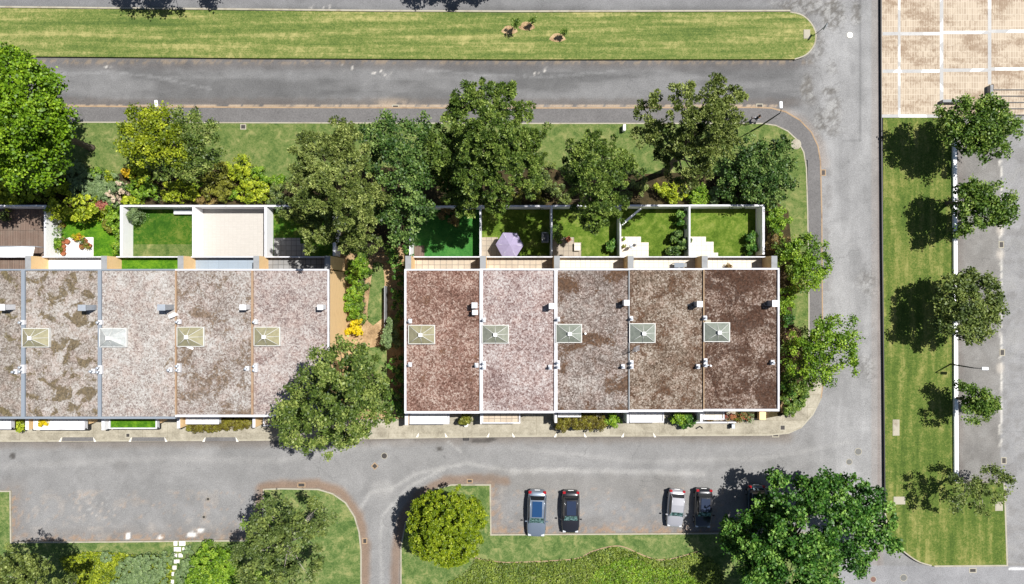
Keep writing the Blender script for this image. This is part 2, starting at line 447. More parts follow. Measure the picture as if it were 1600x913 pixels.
def gravel_mat(name, dark, mid, light, moss, amt, seed, msc=0.5, grey=0.0):
    """loose roof gravel: stone by stone colour, worn and mossy patches. amt 0..1"""
    n = N(name)
    L = (seed * 13.7, seed * 7.1, seed)
    r = n.t.nodes.new("ShaderNodeSeparateColor"); n.l(n.vor(7.5, loc=L), r.inputs[0])
    r2 = n.t.nodes.new("ShaderNodeSeparateColor"); n.l(n.vor(12.0, loc=L), r2.inputs[0])
    k = n.math('ADD', n.math('MULTIPLY', r.outputs[0], 0.5), n.math('MULTIPLY', r2.outputs[1], 0.5))
    f = n.noise(0.3, 5, 0.6, loc=L, dist=1.0)
    k = n.math('ADD', k, n.math('MULTIPLY', n.math('SUBTRACT', f, 0.5), 0.95))
    col = n.ramp(k, [(0.10, dark), (0.5, mid), (0.9, light)])
    pinkf = n.ramp(n.noise(1.1, 4, 0.6, loc=(L[1], L[0], 2)), [(0.45, 0.0), (0.62, 0.35)])
    col = n.mix(pinkf, col, n.mix(1.0, col, (1.0, 0.80, 0.74, 1), 'MULTIPLY'))
    blob = msc >= 0.85
    m1 = n.noise(msc, 3 if blob else 6, 0.5 if blob else 0.7, loc=(L[1] + 3, L[0], 0), dist=0.6); m2 = n.noise(6, 4, 0.75, loc=L)
    mm = n.math('ADD', n.math('MULTIPLY', m1, 0.74), n.math('MULTIPLY', m2, 0.26))
    t = 0.63 - 0.24 * amt
    if blob and amt: t = 0.62 - 0.2 * amt
    mask = n.ramp(mm, [(t, 0.0), (t + 0.05, 0.88)])
    mcol = n.mix(r.outputs[1], tuple(x * 0.6 for x in moss[:3]) + (1,), tuple(x * 1.5 for x in moss[:3]) + (1,))
    col = n.mix(mask, col, mcol)
    n.princ(col, 0.95, 0.15, normal=n.bump(r2.outputs[0], 0.8, 0.05))
    return n.m

def leaf_mat(name, c0, c1, c2, transl=0.25, rough=0.5, spec=0.35):
    n = N(name)
    t = n.attr('tint', 'Fac')
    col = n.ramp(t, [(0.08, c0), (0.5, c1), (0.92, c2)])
    sh = n.princ(col, rough, spec, surface=False)
    tr = n.t.nodes.new("ShaderNodeBsdfTranslucent"); n.l(n.mix(1.0, col, (1.0, 1.1, 0.5, 1), 'MULTIPLY'), tr.inputs[0])
    mx = n.t.nodes.new("ShaderNodeMixShader"); mx.inputs[0].default_value = transl
    n.l(sh, mx.inputs[1]); n.l(tr.outputs[0], mx.inputs[2]); n.l(mx.outputs[0], n.out.inputs[0])
    return n.m
K = 0.82
LEAF = {
    'lime': leaf_mat('lime_leaf', srgb(56, 86, 8, K), srgb(106, 144, 20, K), srgb(164, 194, 52, K)),
    'yellow': leaf_mat('yellow_green_leaf', srgb(66, 84, 12, K), srgb(126, 144, 24, K), srgb(196, 204, 56, K)),
    'yellowb': leaf_mat('bright_yellow_green_leaf', srgb(86, 106, 12, K), srgb(150, 168, 30, K), srgb(218, 224, 70, K)),
    'olivegreen': leaf_mat('olive_green_leaf', srgb(62, 80, 36, K), srgb(104, 122, 60, K), srgb(150, 162, 84, K)),
    'pine': leaf_mat('pine_needle', srgb(52, 68, 28, K), srgb(112, 128, 58, K), srgb(182, 192, 112, K), 0.2),
    'pinedark': leaf_mat('dark_pine_needle', srgb(44, 66, 26, K), srgb(96, 122, 46, K), srgb(164, 182, 90, K), 0.2),
    'bluegreen': leaf_mat('blue_green_leaf', srgb(30, 56, 18, K), srgb(68, 100, 38, K), srgb(142, 166, 88, K), 0.15),
    'mid': leaf_mat('mid_green_leaf', srgb(46, 74, 20, K), srgb(94, 126, 42, K), srgb(160, 180, 86, K)),
    'deep': leaf_mat('deep_green_leaf', srgb(30, 66, 18, K), srgb(68, 116, 36, K), srgb(150, 188, 86, K)),
    'bright': leaf_mat('bright_green_leaf', srgb(56, 88, 14, K), srgb(110, 148, 32, K), srgb(172, 198, 68, K)),
    'ball': leaf_mat('golden_green_leaf', srgb(74, 98, 10, K), srgb(126, 148, 20, K), srgb(184, 196, 50, K)),
    'gold': leaf_mat('golden_leaf', srgb(170, 150, 10, K), srgb(225, 200, 20, K), srgb(250, 225, 40, K)),
    'orange': leaf_mat('orange_leaf', srgb(180, 140, 16, K), srgb(214, 176, 28, K), srgb(230, 205, 60, K)),
    'brownhedge': leaf_mat('bronze_leaf', srgb(70, 58, 20, K), srgb(110, 102, 34, K), srgb(150, 148, 50, K)),
    'grey': leaf_mat('grey_green_leaf', srgb(84, 104, 66, K), srgb(118, 142, 90, K), srgb(148, 168, 112, K)),
    'brown': leaf_mat('dry_brown_leaf', srgb(84, 70, 40, K), srgb(130, 110, 62, K), srgb(170, 148, 90, K)),
    'red': leaf_mat('dusty_red_leaf', srgb(110, 50, 36, K), srgb(165, 95, 80, K), srgb(190, 130, 110, K)),
    'olive': leaf_mat('olive_leaf', srgb(74, 78, 24, K), srgb(118, 122, 40, K), srgb(160, 160, 62, K)),
    'mido': leaf_mat('olive_tinged_leaf', srgb(50, 72, 24, K), srgb(98, 120, 48, K), srgb(170, 182, 98, K)),
    'ivy': leaf_mat('ivy_leaf', srgb(74, 92, 28, K), srgb(116, 136, 46, K), srgb(172, 186, 84, K)),
    'cream': leaf_mat('cream_flower', srgb(200, 178, 150, K), srgb(225, 205, 180, K), srgb(235, 220, 200, K)),
}

# ------------------------------------------------------------------ noise for painting the asphalt sheet
def vnoise(X, Y, scale, seed):
    r = np.random.RandomState(seed)
    g = r.rand(256, 256)
    x = X * scale + 1000; y = Y * scale + 1000
    xi = np.floor(x).astype(int); yi = np.floor(y).astype(int)
    fx = x - xi; fy = y - yi
    fx = fx * fx * (3 - 2 * fx); fy = fy * fy * (3 - 2 * fy)
    a = g[xi % 256, yi % 256]; b = g[(xi + 1) % 256, yi % 256]; c = g[xi % 256, (yi + 1) % 256]; d = g[(xi + 1) % 256, (yi + 1) % 256]
    return (a * (1 - fx) + b * fx) * (1 - fy) + (c * (1 - fx) + d * fx) * fy
def fbm(X, Y, scale, seed, oc=4, sx=1.0, sy=1.0):
    out = 0; amp = 0.5; tot = 0
    for i in range(oc):
        out = out + amp * vnoise(X * sx, Y * sy, scale * 2 ** i, seed + i); tot += amp; amp *= 0.55
    return out / tot
def dline(X, Y, pts):
    d = np.full(X.shape, 1e9)
    for (ax, ay), (bx, by) in zip(pts[:-1], pts[1:]):
        vx, vy = bx - ax, by - ay
        t = np.clip(((X - ax) * vx + (Y - ay) * vy) / (vx * vx + vy * vy + 1e-9), 0, 1)
        d = np.minimum(d, np.hypot(X - ax - t * vx, Y - ay - t * vy))
    return d
def sstep(a, b, x):
    t = np.clip((x - a) / (b - a), 0, 1); return t * t * (3 - 2 * t)

# ------------------------------------------------------------------ foliage
def mesh_from_quads(name, V, tint):
    n = len(V) // 4
    me = bpy.data.meshes.new(name)
    me.vertices.add(len(V)); me.vertices.foreach_set('co', V.astype(np.float32).ravel())
    me.loops.add(len(V)); me.loops.foreach_set('vertex_index', np.arange(len(V), dtype=np.int32))
    me.polygons.add(n); me.polygons.foreach_set('loop_start', np.arange(0, len(V), 4, dtype=np.int32))
    a = me.attributes.new('tint', 'FLOAT', 'FACE'); a.data.foreach_set('value', tint.astype(np.float32))
    me.update(calc_edges=True)
    return me

def unit(a):
    return a / (np.linalg.norm(a, axis=1, keepdims=True) + 1e-9)

def leaves(C, cr, per, ls, rng, flatz=0.65, upb=0.6, rnd=0.6, slim=0.55, ct=None, needle=False, loose=False):
    """leaf quads spread round clump centres C (n,3), cr: clump radius (n,)"""
    n = len(C)
    per = int(per)
    d = unit(rng.normal(size=(n * per, 3)))
    d[:, 2] = np.abs(d[:, 2]) * 0.9 + d[:, 2] * 0.1
    rad = rng.uniform(0.25, 1.0, n * per) ** 0.5
    if loose: rad = rng.rand(n * per) ** 0.45 * rng.uniform(0.6, 1.35, n * per)
    cc = np.repeat(C, per, 0); rr = np.repeat(cr, per)
    off = d * (rad * rr)[:, None]; off[:, 2] *= flatz
    p = cc + off
    nr = unit(d * (0.3 if loose else 0.8) + np.array([0, 0, upb]) + rng.normal(size=d.shape) * rnd)
    if needle:
        t = unit(d + rng.normal(size=d.shape) * 0.35 + np.array([0, 0, 0.25]))
        b = unit(np.cross(t, nr))
    else:
        t = unit(np.cross(nr, rng.normal(size=d.shape))); b = np.cross(nr, t)
    s = ls * rng.uniform(0.65, 1.3, n * per)
    t = t * (s * 0.5)[:, None]; b = b * (s * 0.5 * slim)[:, None]
    V = np.empty((n * per, 4, 3))
    V[:, 0] = p - t; V[:, 1] = p + b; V[:, 2] = p + t; V[:, 3] = p - b
    if ct is None: ct = rng.rand(n)
    tint = np.clip(np.repeat(ct, per) * 0.5 + rng.rand(n * per) * 0.5, 0, 1)
    return V.reshape(-1, 3), tint

def lobe_clumps(lobes, dens, rng, vz=0.7, low=0.25, rim=0.12):
    """lobes: (px, py, r_px, z) as seen in the photo, z: height of the lobe's widest level"""
    out = []
    for px, py, rp, z in lobes:
        c = P3(px, py, z); R = rp / 16.0 * (CAMH - z) / CAMH
        n = max(5, int(dens * R * R))
        th = rng.uniform(0, 2 * np.pi, n)
        ph = rng.uniform(0, 6.28, 3)
        rho = np.sqrt(rng.rand(n))
        edge = 1 + rim * (np.sin(3 * th + ph[0]) + np.sin(5 * th + ph[1]) * 0.8 + np.sin(9 * th + ph[2]) * 0.5)
        top = np.sqrt(np.clip(1 - rho ** 2, 0, 1))
        zz = top * rng.uniform(low, 1.0, n) ** 0.6
        out.append(np.stack([c.x + R * rho * edge * np.cos(th), c.y + R * rho * edge * np.sin(th), z + vz * R * (zz - 0.15)], 1))
    return np.concatenate(out)

def trunk_mesh(base, C, rng, r0, n_limbs, fork, mat, name='trunk', parent=None):
    """tapered trunk from the ground with limbs out to clumps of the crown"""
    m = MB()
    top = C.mean(0); zt = C[:, 2].max()
    b = Vector(base); f = Vector((b.x * 0.7 + top[0] * 0.3, b.y * 0.7 + top[1] * 0.3, b.z + (top[2] - b.z) * fork))
    hi = Vector((top[0], top[1], b.z + (zt - b.z) * 0.82))
    m.tube([b - Vector((0, 0, 0.1)), b + Vector((0, 0, 0.25)), b.lerp(f, 0.6) + Vector((rng.normal() * 0.08, rng.normal() * 0.08, 0)), f, f.lerp(hi, 0.5) + Vector((rng.normal() * 0.15, rng.normal() * 0.15, 0)), hi],
           [r0 * 1.35, r0, r0 * 0.85, r0 * 0.75, r0 * 0.45, r0 * 0.12], 8)
    idx = rng.permutation(len(C))[:n_limbs]
    for i in idx:
        e = Vector(C[i]); t = rng.uniform(0.0, 0.55); s = f.lerp(hi, t)
        midp = s.lerp(e, 0.5) + Vector((rng.normal() * 0.2, rng.normal() * 0.2, 0.25))
        rr = r0 * rng.uniform(0.16, 0.3)
        m.tube([s, s.lerp(midp, 0.5), midp, midp.lerp(e, 0.6), e], [rr, rr * 0.8, rr * 0.6, rr * 0.4, rr * 0.15], 5)
    return m.build(name, mat, parent)

SEED = [100]
def tree(name, label, lobes, leaf, cat='tree', group=None, dens=3.0, cr=0.6, per=45, ls=0.30, vz=0.7, base=None, r0=0.22,
         limbs=12, fork=0.45, zk=1.0, flatz=0.65, upb=0.6, rnd=0.6, slim=0.55, needle=False, bark='bark', fill=0.35, low=0.25, rim=0.12, extra=None):
    SEED[0] += 1
    rng = np.random.RandomState(SEED[0])
    lobes = [(a, b, c, d * zk) for a, b, c, d in lobes]
    zc = sum(l[3] for l in lobes) / len(lobes); persp = (CAMH / (CAMH - zc)) ** 2
    dens *= 2.15 * persp; per = int(per * 1.5); slim = max(slim * 1.35, 0.5); cr *= 0.8; ls *= 0.78
    loose = (not needle) and rnd > 0.5
    if loose: rnd = 0.85; ls *= 1.12; cr *= 1.55; dens *= 0.62; per = int(per * 1.25); flatz = 0.8
    C = lobe_clumps(lobes, dens, rng, vz, low, rim)
    crs = cr * rng.uniform(0.65, 1.3, len(C))
    V, T = leaves(C, crs, per, ls, rng, flatz, upb, rnd, slim, needle=needle, loose=loose)
    if fill:                                                    # inner leaves under the outer clumps, shade painted in as darker tint
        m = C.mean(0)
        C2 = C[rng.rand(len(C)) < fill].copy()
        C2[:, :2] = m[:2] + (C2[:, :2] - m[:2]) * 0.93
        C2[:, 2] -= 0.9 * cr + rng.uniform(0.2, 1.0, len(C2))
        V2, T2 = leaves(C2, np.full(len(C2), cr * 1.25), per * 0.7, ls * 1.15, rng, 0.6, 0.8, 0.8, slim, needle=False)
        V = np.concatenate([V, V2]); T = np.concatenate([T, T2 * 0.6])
    gz = 0.15
    if base is None: bx, by = float(C[:, 0].mean()), float(C[:, 1].mean())
    else: bx, by = P(base[0], base[1], gz)
    root = empty(name, (bx, by, gz), 0, label, cat, group)
    V[:, 2] = np.maximum(V[:, 2], gz + 0.05)
    V = V - np.array([bx, by, gz])
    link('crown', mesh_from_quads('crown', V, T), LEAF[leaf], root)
    if extra:                                                   # a second kind of leaf mixed in: (leaf, lobes, dens)
        C3 = lobe_clumps([(a, b, c, d * zk) for a, b, c, d in extra[1]], extra[2] * 1.5, rng, vz, low)
        V3, T3 = leaves(C3, np.full(len(C3), cr), per, ls, rng, flatz, upb, rnd, slim, needle=needle, loose=loose)
        V3[:, 2] = np.maximum(V3[:, 2], gz + 0.05)
        link('crown', mesh_from_quads('crown', V3 - np.array([bx, by, gz]), T3), LEAF[extra[0]], root)
    Cl = C - np.array([bx, by, gz])
    trunk_mesh((0, 0, 0), Cl, rng, r0, limbs, fork, M[bark], 'trunk', root)
    return root

def shrub(name, label, lobes, leaf, cat='shrub', group=None, dens=9, cr=0.3, per=34, ls=0.17, vz=0.75, needle=False, gz=0.15, upb=0.6, rnd=0.6, slim=0.6, rim=0.10, parent=None, hot=None):
    """low bush: leaf clumps on a short branching stem, down to the ground"""
    SEED[0] += 1
    rng = np.random.RandomState(SEED[0])
    dens *= 2.2; per = int(per * 1.5); slim = 0.8; cr *= 0.9; ls *= 0.9
    C = lobe_clumps(lobes, dens, rng, vz, 0.2, rim)
    V, T = leaves(C, cr * rng.uniform(0.7, 1.25, len(C)), per, ls, rng, 0.8, upb, rnd, slim, needle=needle)
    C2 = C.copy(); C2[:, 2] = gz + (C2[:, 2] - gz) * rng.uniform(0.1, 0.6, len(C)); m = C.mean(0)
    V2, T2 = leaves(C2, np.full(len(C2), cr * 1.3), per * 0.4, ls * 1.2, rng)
    V = np.concatenate([V, V2]); T = np.concatenate([T, T2 * 0.6])  # lower inner leaves tinted darker, shade put into their colour
    V[:, 2] = np.maximum(V[:, 2], gz + 0.03)
    o0 = np.array([m[0], m[1], gz])
    root = empty(name, tuple(o0), 0, label, cat, group)
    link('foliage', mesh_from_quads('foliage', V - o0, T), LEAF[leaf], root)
    mb = MB()
    for i in rng.permutation(len(C))[:5]:
        e = C[i] - o0
        mb.tube([(0, 0, -0.05), tuple(e * 0.45 + np.array([0, 0, 0.05])), tuple(e)], [0.05, 0.035, 0.012], 5)
    mb.build('stem', M['bark'], root)
    return root

def cover(name, pxpoly, leaf, n, h, ls, seed, zb=0.15, mound=0.25, kind='stuff'):
    """ground-cover planting nobody could count: leaves over a polygon"""
    rng = np.random.RandomState(seed)
    pts = np.array([P(x, y, zb) for x, y in pxpoly])
    x0, y0 = pts.min(0); x1, y1 = pts.max(0)
    Q = rng.uniform(size=(n * 3, 2)) * [x1 - x0, y1 - y0] + [x0, y0]
    ins = np.zeros(len(Q), bool); j = len(pts) - 1
    for i in range(len(pts)):
        xi, yi = pts[i]; xj, yj = pts[j]
        c = ((yi > Q[:, 1]) != (yj > Q[:, 1])) & (Q[:, 0] < (xj - xi) * (Q[:, 1] - yi) / (yj - yi + 1e-12) + xi)
        ins ^= c; j = i
    Q = Q[ins][:n]
    nz = fbm(Q[:, 0], Q[:, 1], 1.1, seed, 3)
    C = np.stack([Q[:, 0], Q[:, 1], zb + h * (0.2 + nz) + mound * rng.rand(len(Q)) * 0.5], 1)
    V, T = leaves(C, np.full(len(C), 0.16), 5, ls, rng, 0.7, 0.9, 0.6, 0.6, ct=np.clip(nz * 1.2 - 0.1 + rng.normal(size=len(Q)) * 0.18, 0, 1))
    V[:, 2] = np.maximum(V[:, 2], zb + 0.02)
    o = link(name, mesh_from_quads(name, V, T), LEAF[leaf])
    return tag(o, kind=kind)

# ------------------------------------------------------------------ the ground
m = MB(); m.poly([(-500, -500, -0.03), (500, -500, -0.03), (500, 500, -0.03), (-500, 500, -0.03)])
tag(m.build('ground', M['lawn_south']), kind='structure')

def build_asphalt():
    pitch = 0.2 * 16
    xs = np.arange(-320, 1930, pitch); ys = np.arange(-36, 1180, pitch)
    X, Y = np.meshgrid(xs, ys)
    n1 = fbm(X, Y, 1 / 60, 3, 5); n2 = fbm(X, Y, 1 / 14, 9, 4); n3 = fbm(X, Y, 1 / 5, 21, 3)
    nx = fbm(X, Y, 1 / 22, 31, 4, 0.15, 1.0); ny = fbm(X, Y, 1 / 22, 41, 4, 1.0, 0.15)
    c = np.empty(X.shape + (3,)); c[...] = (0.184, 0.182, 0.180)
    def lay(mask, col):
        m = np.clip(mask, 0, 1)[..., None]; c[...] = c * (1 - m) + np.array(col) * m
    def mul(mask, k):
        c[...] = c * (1 + (np.array(k) - 1) * np.clip(mask, 0, 1)[..., None])
    wj = (n2 - 0.5) * 30
    # top roads: darker, streaky
    top = sstep(175, 168, Y) * sstep(1290, 1225, X + wj)
    lay(top, (0.130, 0.129, 0.129))
    mul(top * sstep(0.45, 0.62, nx), (1.18,) * 3)
    mul(top * sstep(0.5, 0.38, nx), (0.80,) * 3)
    lay(top * sstep(16, 5, abs(Y - 98) + wj * 0.25) * 0.65, (0.095, 0.088, 0.086))
    lay(top * sstep(10, 2, abs(Y - 160) + wj * 0.25) * 0.65, (0.100, 0.088, 0.080))
    lay(top * sstep(6, 1.5, abs(Y - 97)) * sstep(0.42, 0.6, n3), (0.17, 0.14, 0.11))
    lay(sstep(3.2, 1.0, abs(Y - 165.5)) * (X < 1215) * 0.85 * sstep(0.25, 0.5, n3), (0.36, 0.28, 0.20))
    for pts in ([(60, 118), (180, 112), (250, 122), (330, 140)], [(650, 108), (760, 118), (860, 120), (960, 112)]):
        lay(top * sstep(2.5, 0.4, dline(X, Y, pts) + (n3 - .5) * 5) * 0.3, (0.27, 0.27, 0.27))
    for cx, cy, r in ((540, 108, 26), (165, 108, 18), (505, 12, 30), (590, 112, 30), (845, 112, 22)):
        lay(sstep(0.66, 0.76, n3 + 0.0) * sstep(r, r * 0.3, np.hypot(X - cx, (Y - cy) * 2.2)), (0.42, 0.40, 0.37))
    lay(top * sstep(60, 10, np.hypot((X - 610), (Y - 168) * 3)) * 0.8 * sstep(.35, .6, n2), (0.30, 0.24, 0.18))
    # N0 road beside the island top
    lay(top * sstep(18, 5, Y) * 0.8, (0.156, 0.156, 0.158))
    # east road, paler, with seams
    east = sstep(1262, 1300, X + wj * 0.6) * (X < 1380)
    lay(east * 0.9, (0.228, 0.227, 0.226))
    mul(east * sstep(0.56, 0.68, ny), (1.12,) * 3); mul(east * sstep(0.46, 0.36, ny), (0.88,) * 3)
    lay((X > 1362 + (n2 - .5) * 6) * (X < 1380) * 0.75, (0.20, 0.185, 0.175))
    lay(sstep(3, 0.5, abs(X - 1374)) * 0.7, (0.16, 0.13, 0.115))
    lay(sstep(1.6, 0.3, abs(X - 1344.5)) * (Y < 222) * 0.55, (0.10, 0.10, 0.10))
    lay(sstep(1.6, 0.3, abs(X - 1361)) * 0.35, (0.12, 0.12, 0.12))
    lay(sstep(1.6, 0.3, abs(Y - 219)) * (X > 1318) * (X < 1346) * 0.75, (0.09, 0.09, 0.09))
    # worn, cracked surface at the junction
    crk = np.zeros_like(X)
    def worn(cx, cy, rx, ry, k=0.8, col=(0.115, 0.108, 0.098)):
        d = np.hypot((X - cx) / rx, (Y - cy) / ry)
        crk[...] = np.maximum(crk, sstep(1.6, 0.8, d + (n2 - .5)))
        lay(sstep(1.15, 0.55, d + (n2 - .5) * 0.9) * sstep(0.47, 0.56, n3) * k, col)
        lay(sstep(1.15, 0.55, d + (n2 - .5) * 0.9) * sstep(0.52, 0.42, n3) * k * 0.6, (0.27, 0.265, 0.25))
    worn(1262, 8, 60, 18); worn(1300, 24, 24, 22); worn(1338, 20, 9, 26); worn(1272, 70, 18, 34, 0.6)
    worn(1262, 140, 11, 30, 0.9); worn(1296, 142, 16, 8, 0.9); worn(1300, 180, 20, 32, 0.75); worn(1278, 195, 9, 26, 0.7)
    worn(1355, 440, 18, 22, 0.5); worn(1353, 575, 14, 22, 0.5); worn(1300, 105, 10, 16, 0.5)
    lay(sstep(20, 6, abs(np.hypot(X - 1200, Y - 262) - 82) + wj * 0.2) * (Y < 262) * (X > 1200) * 0.5, (0.24, 0.20, 0.17))
    lay(sstep(14, 3, abs(X - 1292) + wj * 0.3) * (Y > 262) * (Y < 600) * 0.55 * sstep(.4, .6, n2), (0.135, 0.128, 0.122))
    # main road: gutter dirt, pale rubbed tracks, oil
    S1 = dline(X, Y, [(-300, 690), (400, 688), (600, 685), (800, 682), (1230, 681)])
    lay(sstep(17, 4, S1 + wj * 0.25) * 0.65, (0.135, 0.115, 0.098))
    lay(sstep(5, 1, S1) * 0.5, (0.10, 0.085, 0.07))
    for pts, w, k in (([(800, 738), (850, 735), (960, 737), (1100, 741)], 7, 0.6), ([(560, 800), (578, 770), (610, 765), (650, 740), (730, 724), (800, 737), (900, 734)], 5, 0.5),
                      ([(700, 690), (720, 706)], 3, 0.6), ([(596, 913), (594, 840), (598, 805), (640, 760), (700, 730)], 4, 0.45), ([(640, 690), (560, 700), (440, 720), (250, 716), (0, 730)], 9, 0.25),
                      ([(800, 700), (1000, 722), (1200, 716), (1330, 690)], 6, 0.25)):
        lay(sstep(w, 0.5, dline(X, Y, pts) + (n3 - .5) * 6) * k, (0.30, 0.295, 0.285))
    lay(sstep(26, 8, np.hypot(X - 600, (Y - 765) * 1.3) + wj * .5) * 0.45, (0.29, 0.285, 0.275))
    lay(sstep(30, 8, dline(X, Y, [(770, 752), (900, 758), (1060, 762)]) + wj * 0.5) * 0.35, (0.155, 0.145, 0.13))
    # brown leaf litter beside the grass islands
    isl = [(408, 800), (408, 764), (440, 758), (497, 758), (533, 770), (560, 805), (570, 850), (570, 930)]
    lay(sstep(13, 3, dline(X, Y, isl) + wj * 0.2) * 0.8, (0.175, 0.115, 0.075))
    isr = [(616, 930), (620, 850), (632, 805), (655, 772), (698, 752), (740, 748), (790, 752)]
    lay(sstep(12, 3, dline(X, Y, isr) + wj * 0.2) * 0.75, (0.165, 0.11, 0.075))
    for ln in ([(18, 768), (18, 846), (410, 843)], [(768, 760), (768, 832), (1130, 830)]):
        lay(sstep(34, 4, dline(X, Y, ln) + wj * 0.6) * 0.45, (0.135, 0.118, 0.105))
        lay(sstep(15, 2, dline(X, Y, ln) + wj * 0.4) * sstep(.46, .6, n3) * 0.8, (0.23, 0.16, 0.11))
    bay = ((Y > 765) & (Y < 850) & (X > 18) & (X < 412)) | ((Y > 762) & (Y < 835) & (X > 766) & (X < 1140))
    lay(bay * sstep(55, 10, np.hypot(X - 150, (Y - 795) * 1.6)) * sstep(0.62, 0.72, n3) * 0.7, (0.34, 0.34, 0.33))
    lay(bay * sstep(0.60, 0.7, n2) * 0.4, (0.26, 0.235, 0.21))
    lay(bay * sstep(0.68, 0.76, n3) * 0.35, (0.27, 0.19, 0.13))
    for cx, cy, rx, ry in ((200, 838, 3, 5), (300, 836, 8, 4), (312, 829, 7, 3), (250, 840, 4, 3)):
        lay(sstep(1.3, 0.6, np.hypot((X - cx) / rx, (Y - cy) / ry) + (n3 - .5)), (0.55, 0.54, 0.52))
    for cx, cy, rx, ry in ((752, 689, 18, 4), (687, 702, 5, 3), (765, 686, 12, 2.5), (20, 713, 5, 5), (320, 808, 2.5, 2.5), (325, 780, 3, 2), (188, 730, 12, 10)):
        lay(sstep(1.3, 0.7, np.hypot((X - cx) / rx, (Y - cy) / ry) + (n3 - .5) * .8) * (0.85 if rx < 19 and ry < 9 else 0.2), (0.055, 0.05, 0.046))
    lay(sstep(16, 4, abs(Y - 894)) * 0.0, (0, 0, 0))
    # car park in the east
    pk = X > 1494
    c[pk] = (0.165, 0.158, 0.148)
    m2 = (X > 1564 + (n2 - .5) * 5) * (Y < 880)
    lay(m2 * 1.0, (0.205, 0.203, 0.203))
    lay(pk * sstep(0.55, 0.7, n2) * 0.4, (0.215, 0.21, 0.20)); lay(pk * sstep(0.47, 0.36, n2) * 0.35, (0.125, 0.118, 0.11))
    lay(sstep(14, 2, X - 1497 + wj * .3) * pk * 0.6, (0.12, 0.105, 0.095))
    lay(sstep(2.6, 0.8, abs(X - 1564 - (n2 - .5) * 6)) * (Y > 250) * (Y < 700) * 0.75 * sstep(.3, .5, n3), (0.45, 0.43, 0.39))
    for yy in (360, 397, 575):
        lay(sstep(9, 2, np.hypot(X - 1563, (Y - yy) * .7)) * 0.6, (0.42, 0.38, 0.33))
    low = (Y > 884) & (X > 1300)
    lay(low * 0.95, (0.212, 0.212, 0.218))
    lay(sstep(3, 1, abs(Y - 889)) * (X > 1575) * 0.9, (0.6, 0.6, 0.6))
    mul(np.ones_like(X) * sstep(0.5, 0.75, n1), (1.08,) * 3); mul(np.ones_like(X) * sstep(0.5, 0.25, n1), (0.9,) * 3)
    mul(sstep(.5, .9, n3), (1.05,) * 3)
    ny_, nx_ = X.shape
    wx = (X - 800) / 16; wy = (456.5 - Y) / 16
    me = bpy.data.meshes.new('asphalt_road')
    co = np.stack([wx, wy, np.zeros_like(wx)], -1).reshape(-1, 3)
    me.vertices.add(len(co)); me.vertices.foreach_set('co', co.astype(np.float32).ravel())
    i = np.arange(ny_ * nx_).reshape(ny_, nx_)
    q = np.stack([i[1:, :-1], i[1:, 1:], i[:-1, 1:], i[:-1, :-1]], -1).reshape(-1, 4)
    me.loops.add(q.size); me.loops.foreach_set('vertex_index', q.ravel().astype(np.int32))
    me.polygons.add(len(q)); me.polygons.foreach_set('loop_start', np.arange(0, q.size, 4, dtype=np.int32))
    a = me.attributes.new('paint', 'FLOAT_COLOR', 'POINT')
    rgba = np.concatenate([c.reshape(-1, 3), crk.reshape(-1, 1)], 1)
    a.data.foreach_set('color', rgba.astype(np.float32).ravel())
    me.update(calc_edges=True)
    tag(link('asphalt_road', me, M['asphalt']), kind='structure')
build_asphalt()

# grass island between the two upper roads
isl = [(-300, 12), (0, 13), (200, 15), (400, 17), (600, 19), (800, 20), (1235, 19), (1252, 23), (1265, 33), (1273, 46), (1275, 58), (1271, 73), (1259, 86), (1242, 92.5), (800, 93), (400, 91), (150, 89), (-300, 86)]
isl = isl[:6] + smooth_line(isl[6:14], n=4) + isl[14:]
slab('island_lawn', isl, -0.02, 0.24, M['lawn_island'])
ribbon('kerb', isl[0:7], 0.16, 0.0, 0.10, M['kerb'], off=0.14)
ribbon('kerb', isl[6:-4], 0.12, 0.0, 0.246, M['kerb'])
# verge beyond the top road
slab('north_verge_lawn', [(-320, -35), (1250, -35), (1250, -400), (-320, -400)], -0.02, 0.12, M['lawn_north'])

# footpath and lawn north of the houses
outer = [(-320, 165), (100, 166), (400, 168), (800, 169), (1180, 168), (1205, 169), (1228, 175), (1250, 188), (1268, 207), (1278, 228), (1282, 252), (1284, 330), (1285, 480), (1287, 590), (1283, 622), (1270, 648), (1252, 668), (1232, 677), (1200, 680)]
path = outer + [(1100, 680.5), (800, 682), (600, 685), (400, 688), (-320, 691), (-320, 640), (1262, 640)]
slab('footpath', outer[:12] + outer[12:15] + [(1262, 600), (1262, 250), (800, 250), (-320, 250)], -0.02, 0.12, M['walk_dark'])
slab('pavement', [(1287, 592), (1283, 622), (1270, 648), (1252, 668), (1232, 677), (1200, 680), (1100, 680.5), (800, 682), (600, 685), (400, 688), (-320, 691), (-320, 560), (1230, 560), (1264, 592)], -0.02, 0.124, M['walk_light'])
ribbon('kerb', outer[:8], 0.14, 0.0, 0.128, M['kerbochre'])
ribbon('kerb', outer[7:15], 0.12, 0.0, 0.128, M['kerbochre'])
ribbon('kerb', outer[14:] + [(1100, 680.5), (800, 682), (600, 685), (400, 688), (-320, 691)], 0.14, 0.0, 0.132, M['kerb'])
inner = [(-320, 190), (100, 191), (400, 192), (800, 193), (1190, 193), (1212, 196), (1231, 205), (1246, 219), (1256, 238), (1260, 262), (1262, 330), (1264, 450), (1264, 590), (1260, 612), (1246, 634), (1228, 648), (1190, 655)]
slab('north_lawn', inner[:13] + [(1262, 608), (1217, 620), (1217, 320), (-320, 320)], -0.02, 0.15, M['lawn_north'])
ribbon('kerb', inner[:14], 0.11, 0.0, 0.156, M['kerb'])
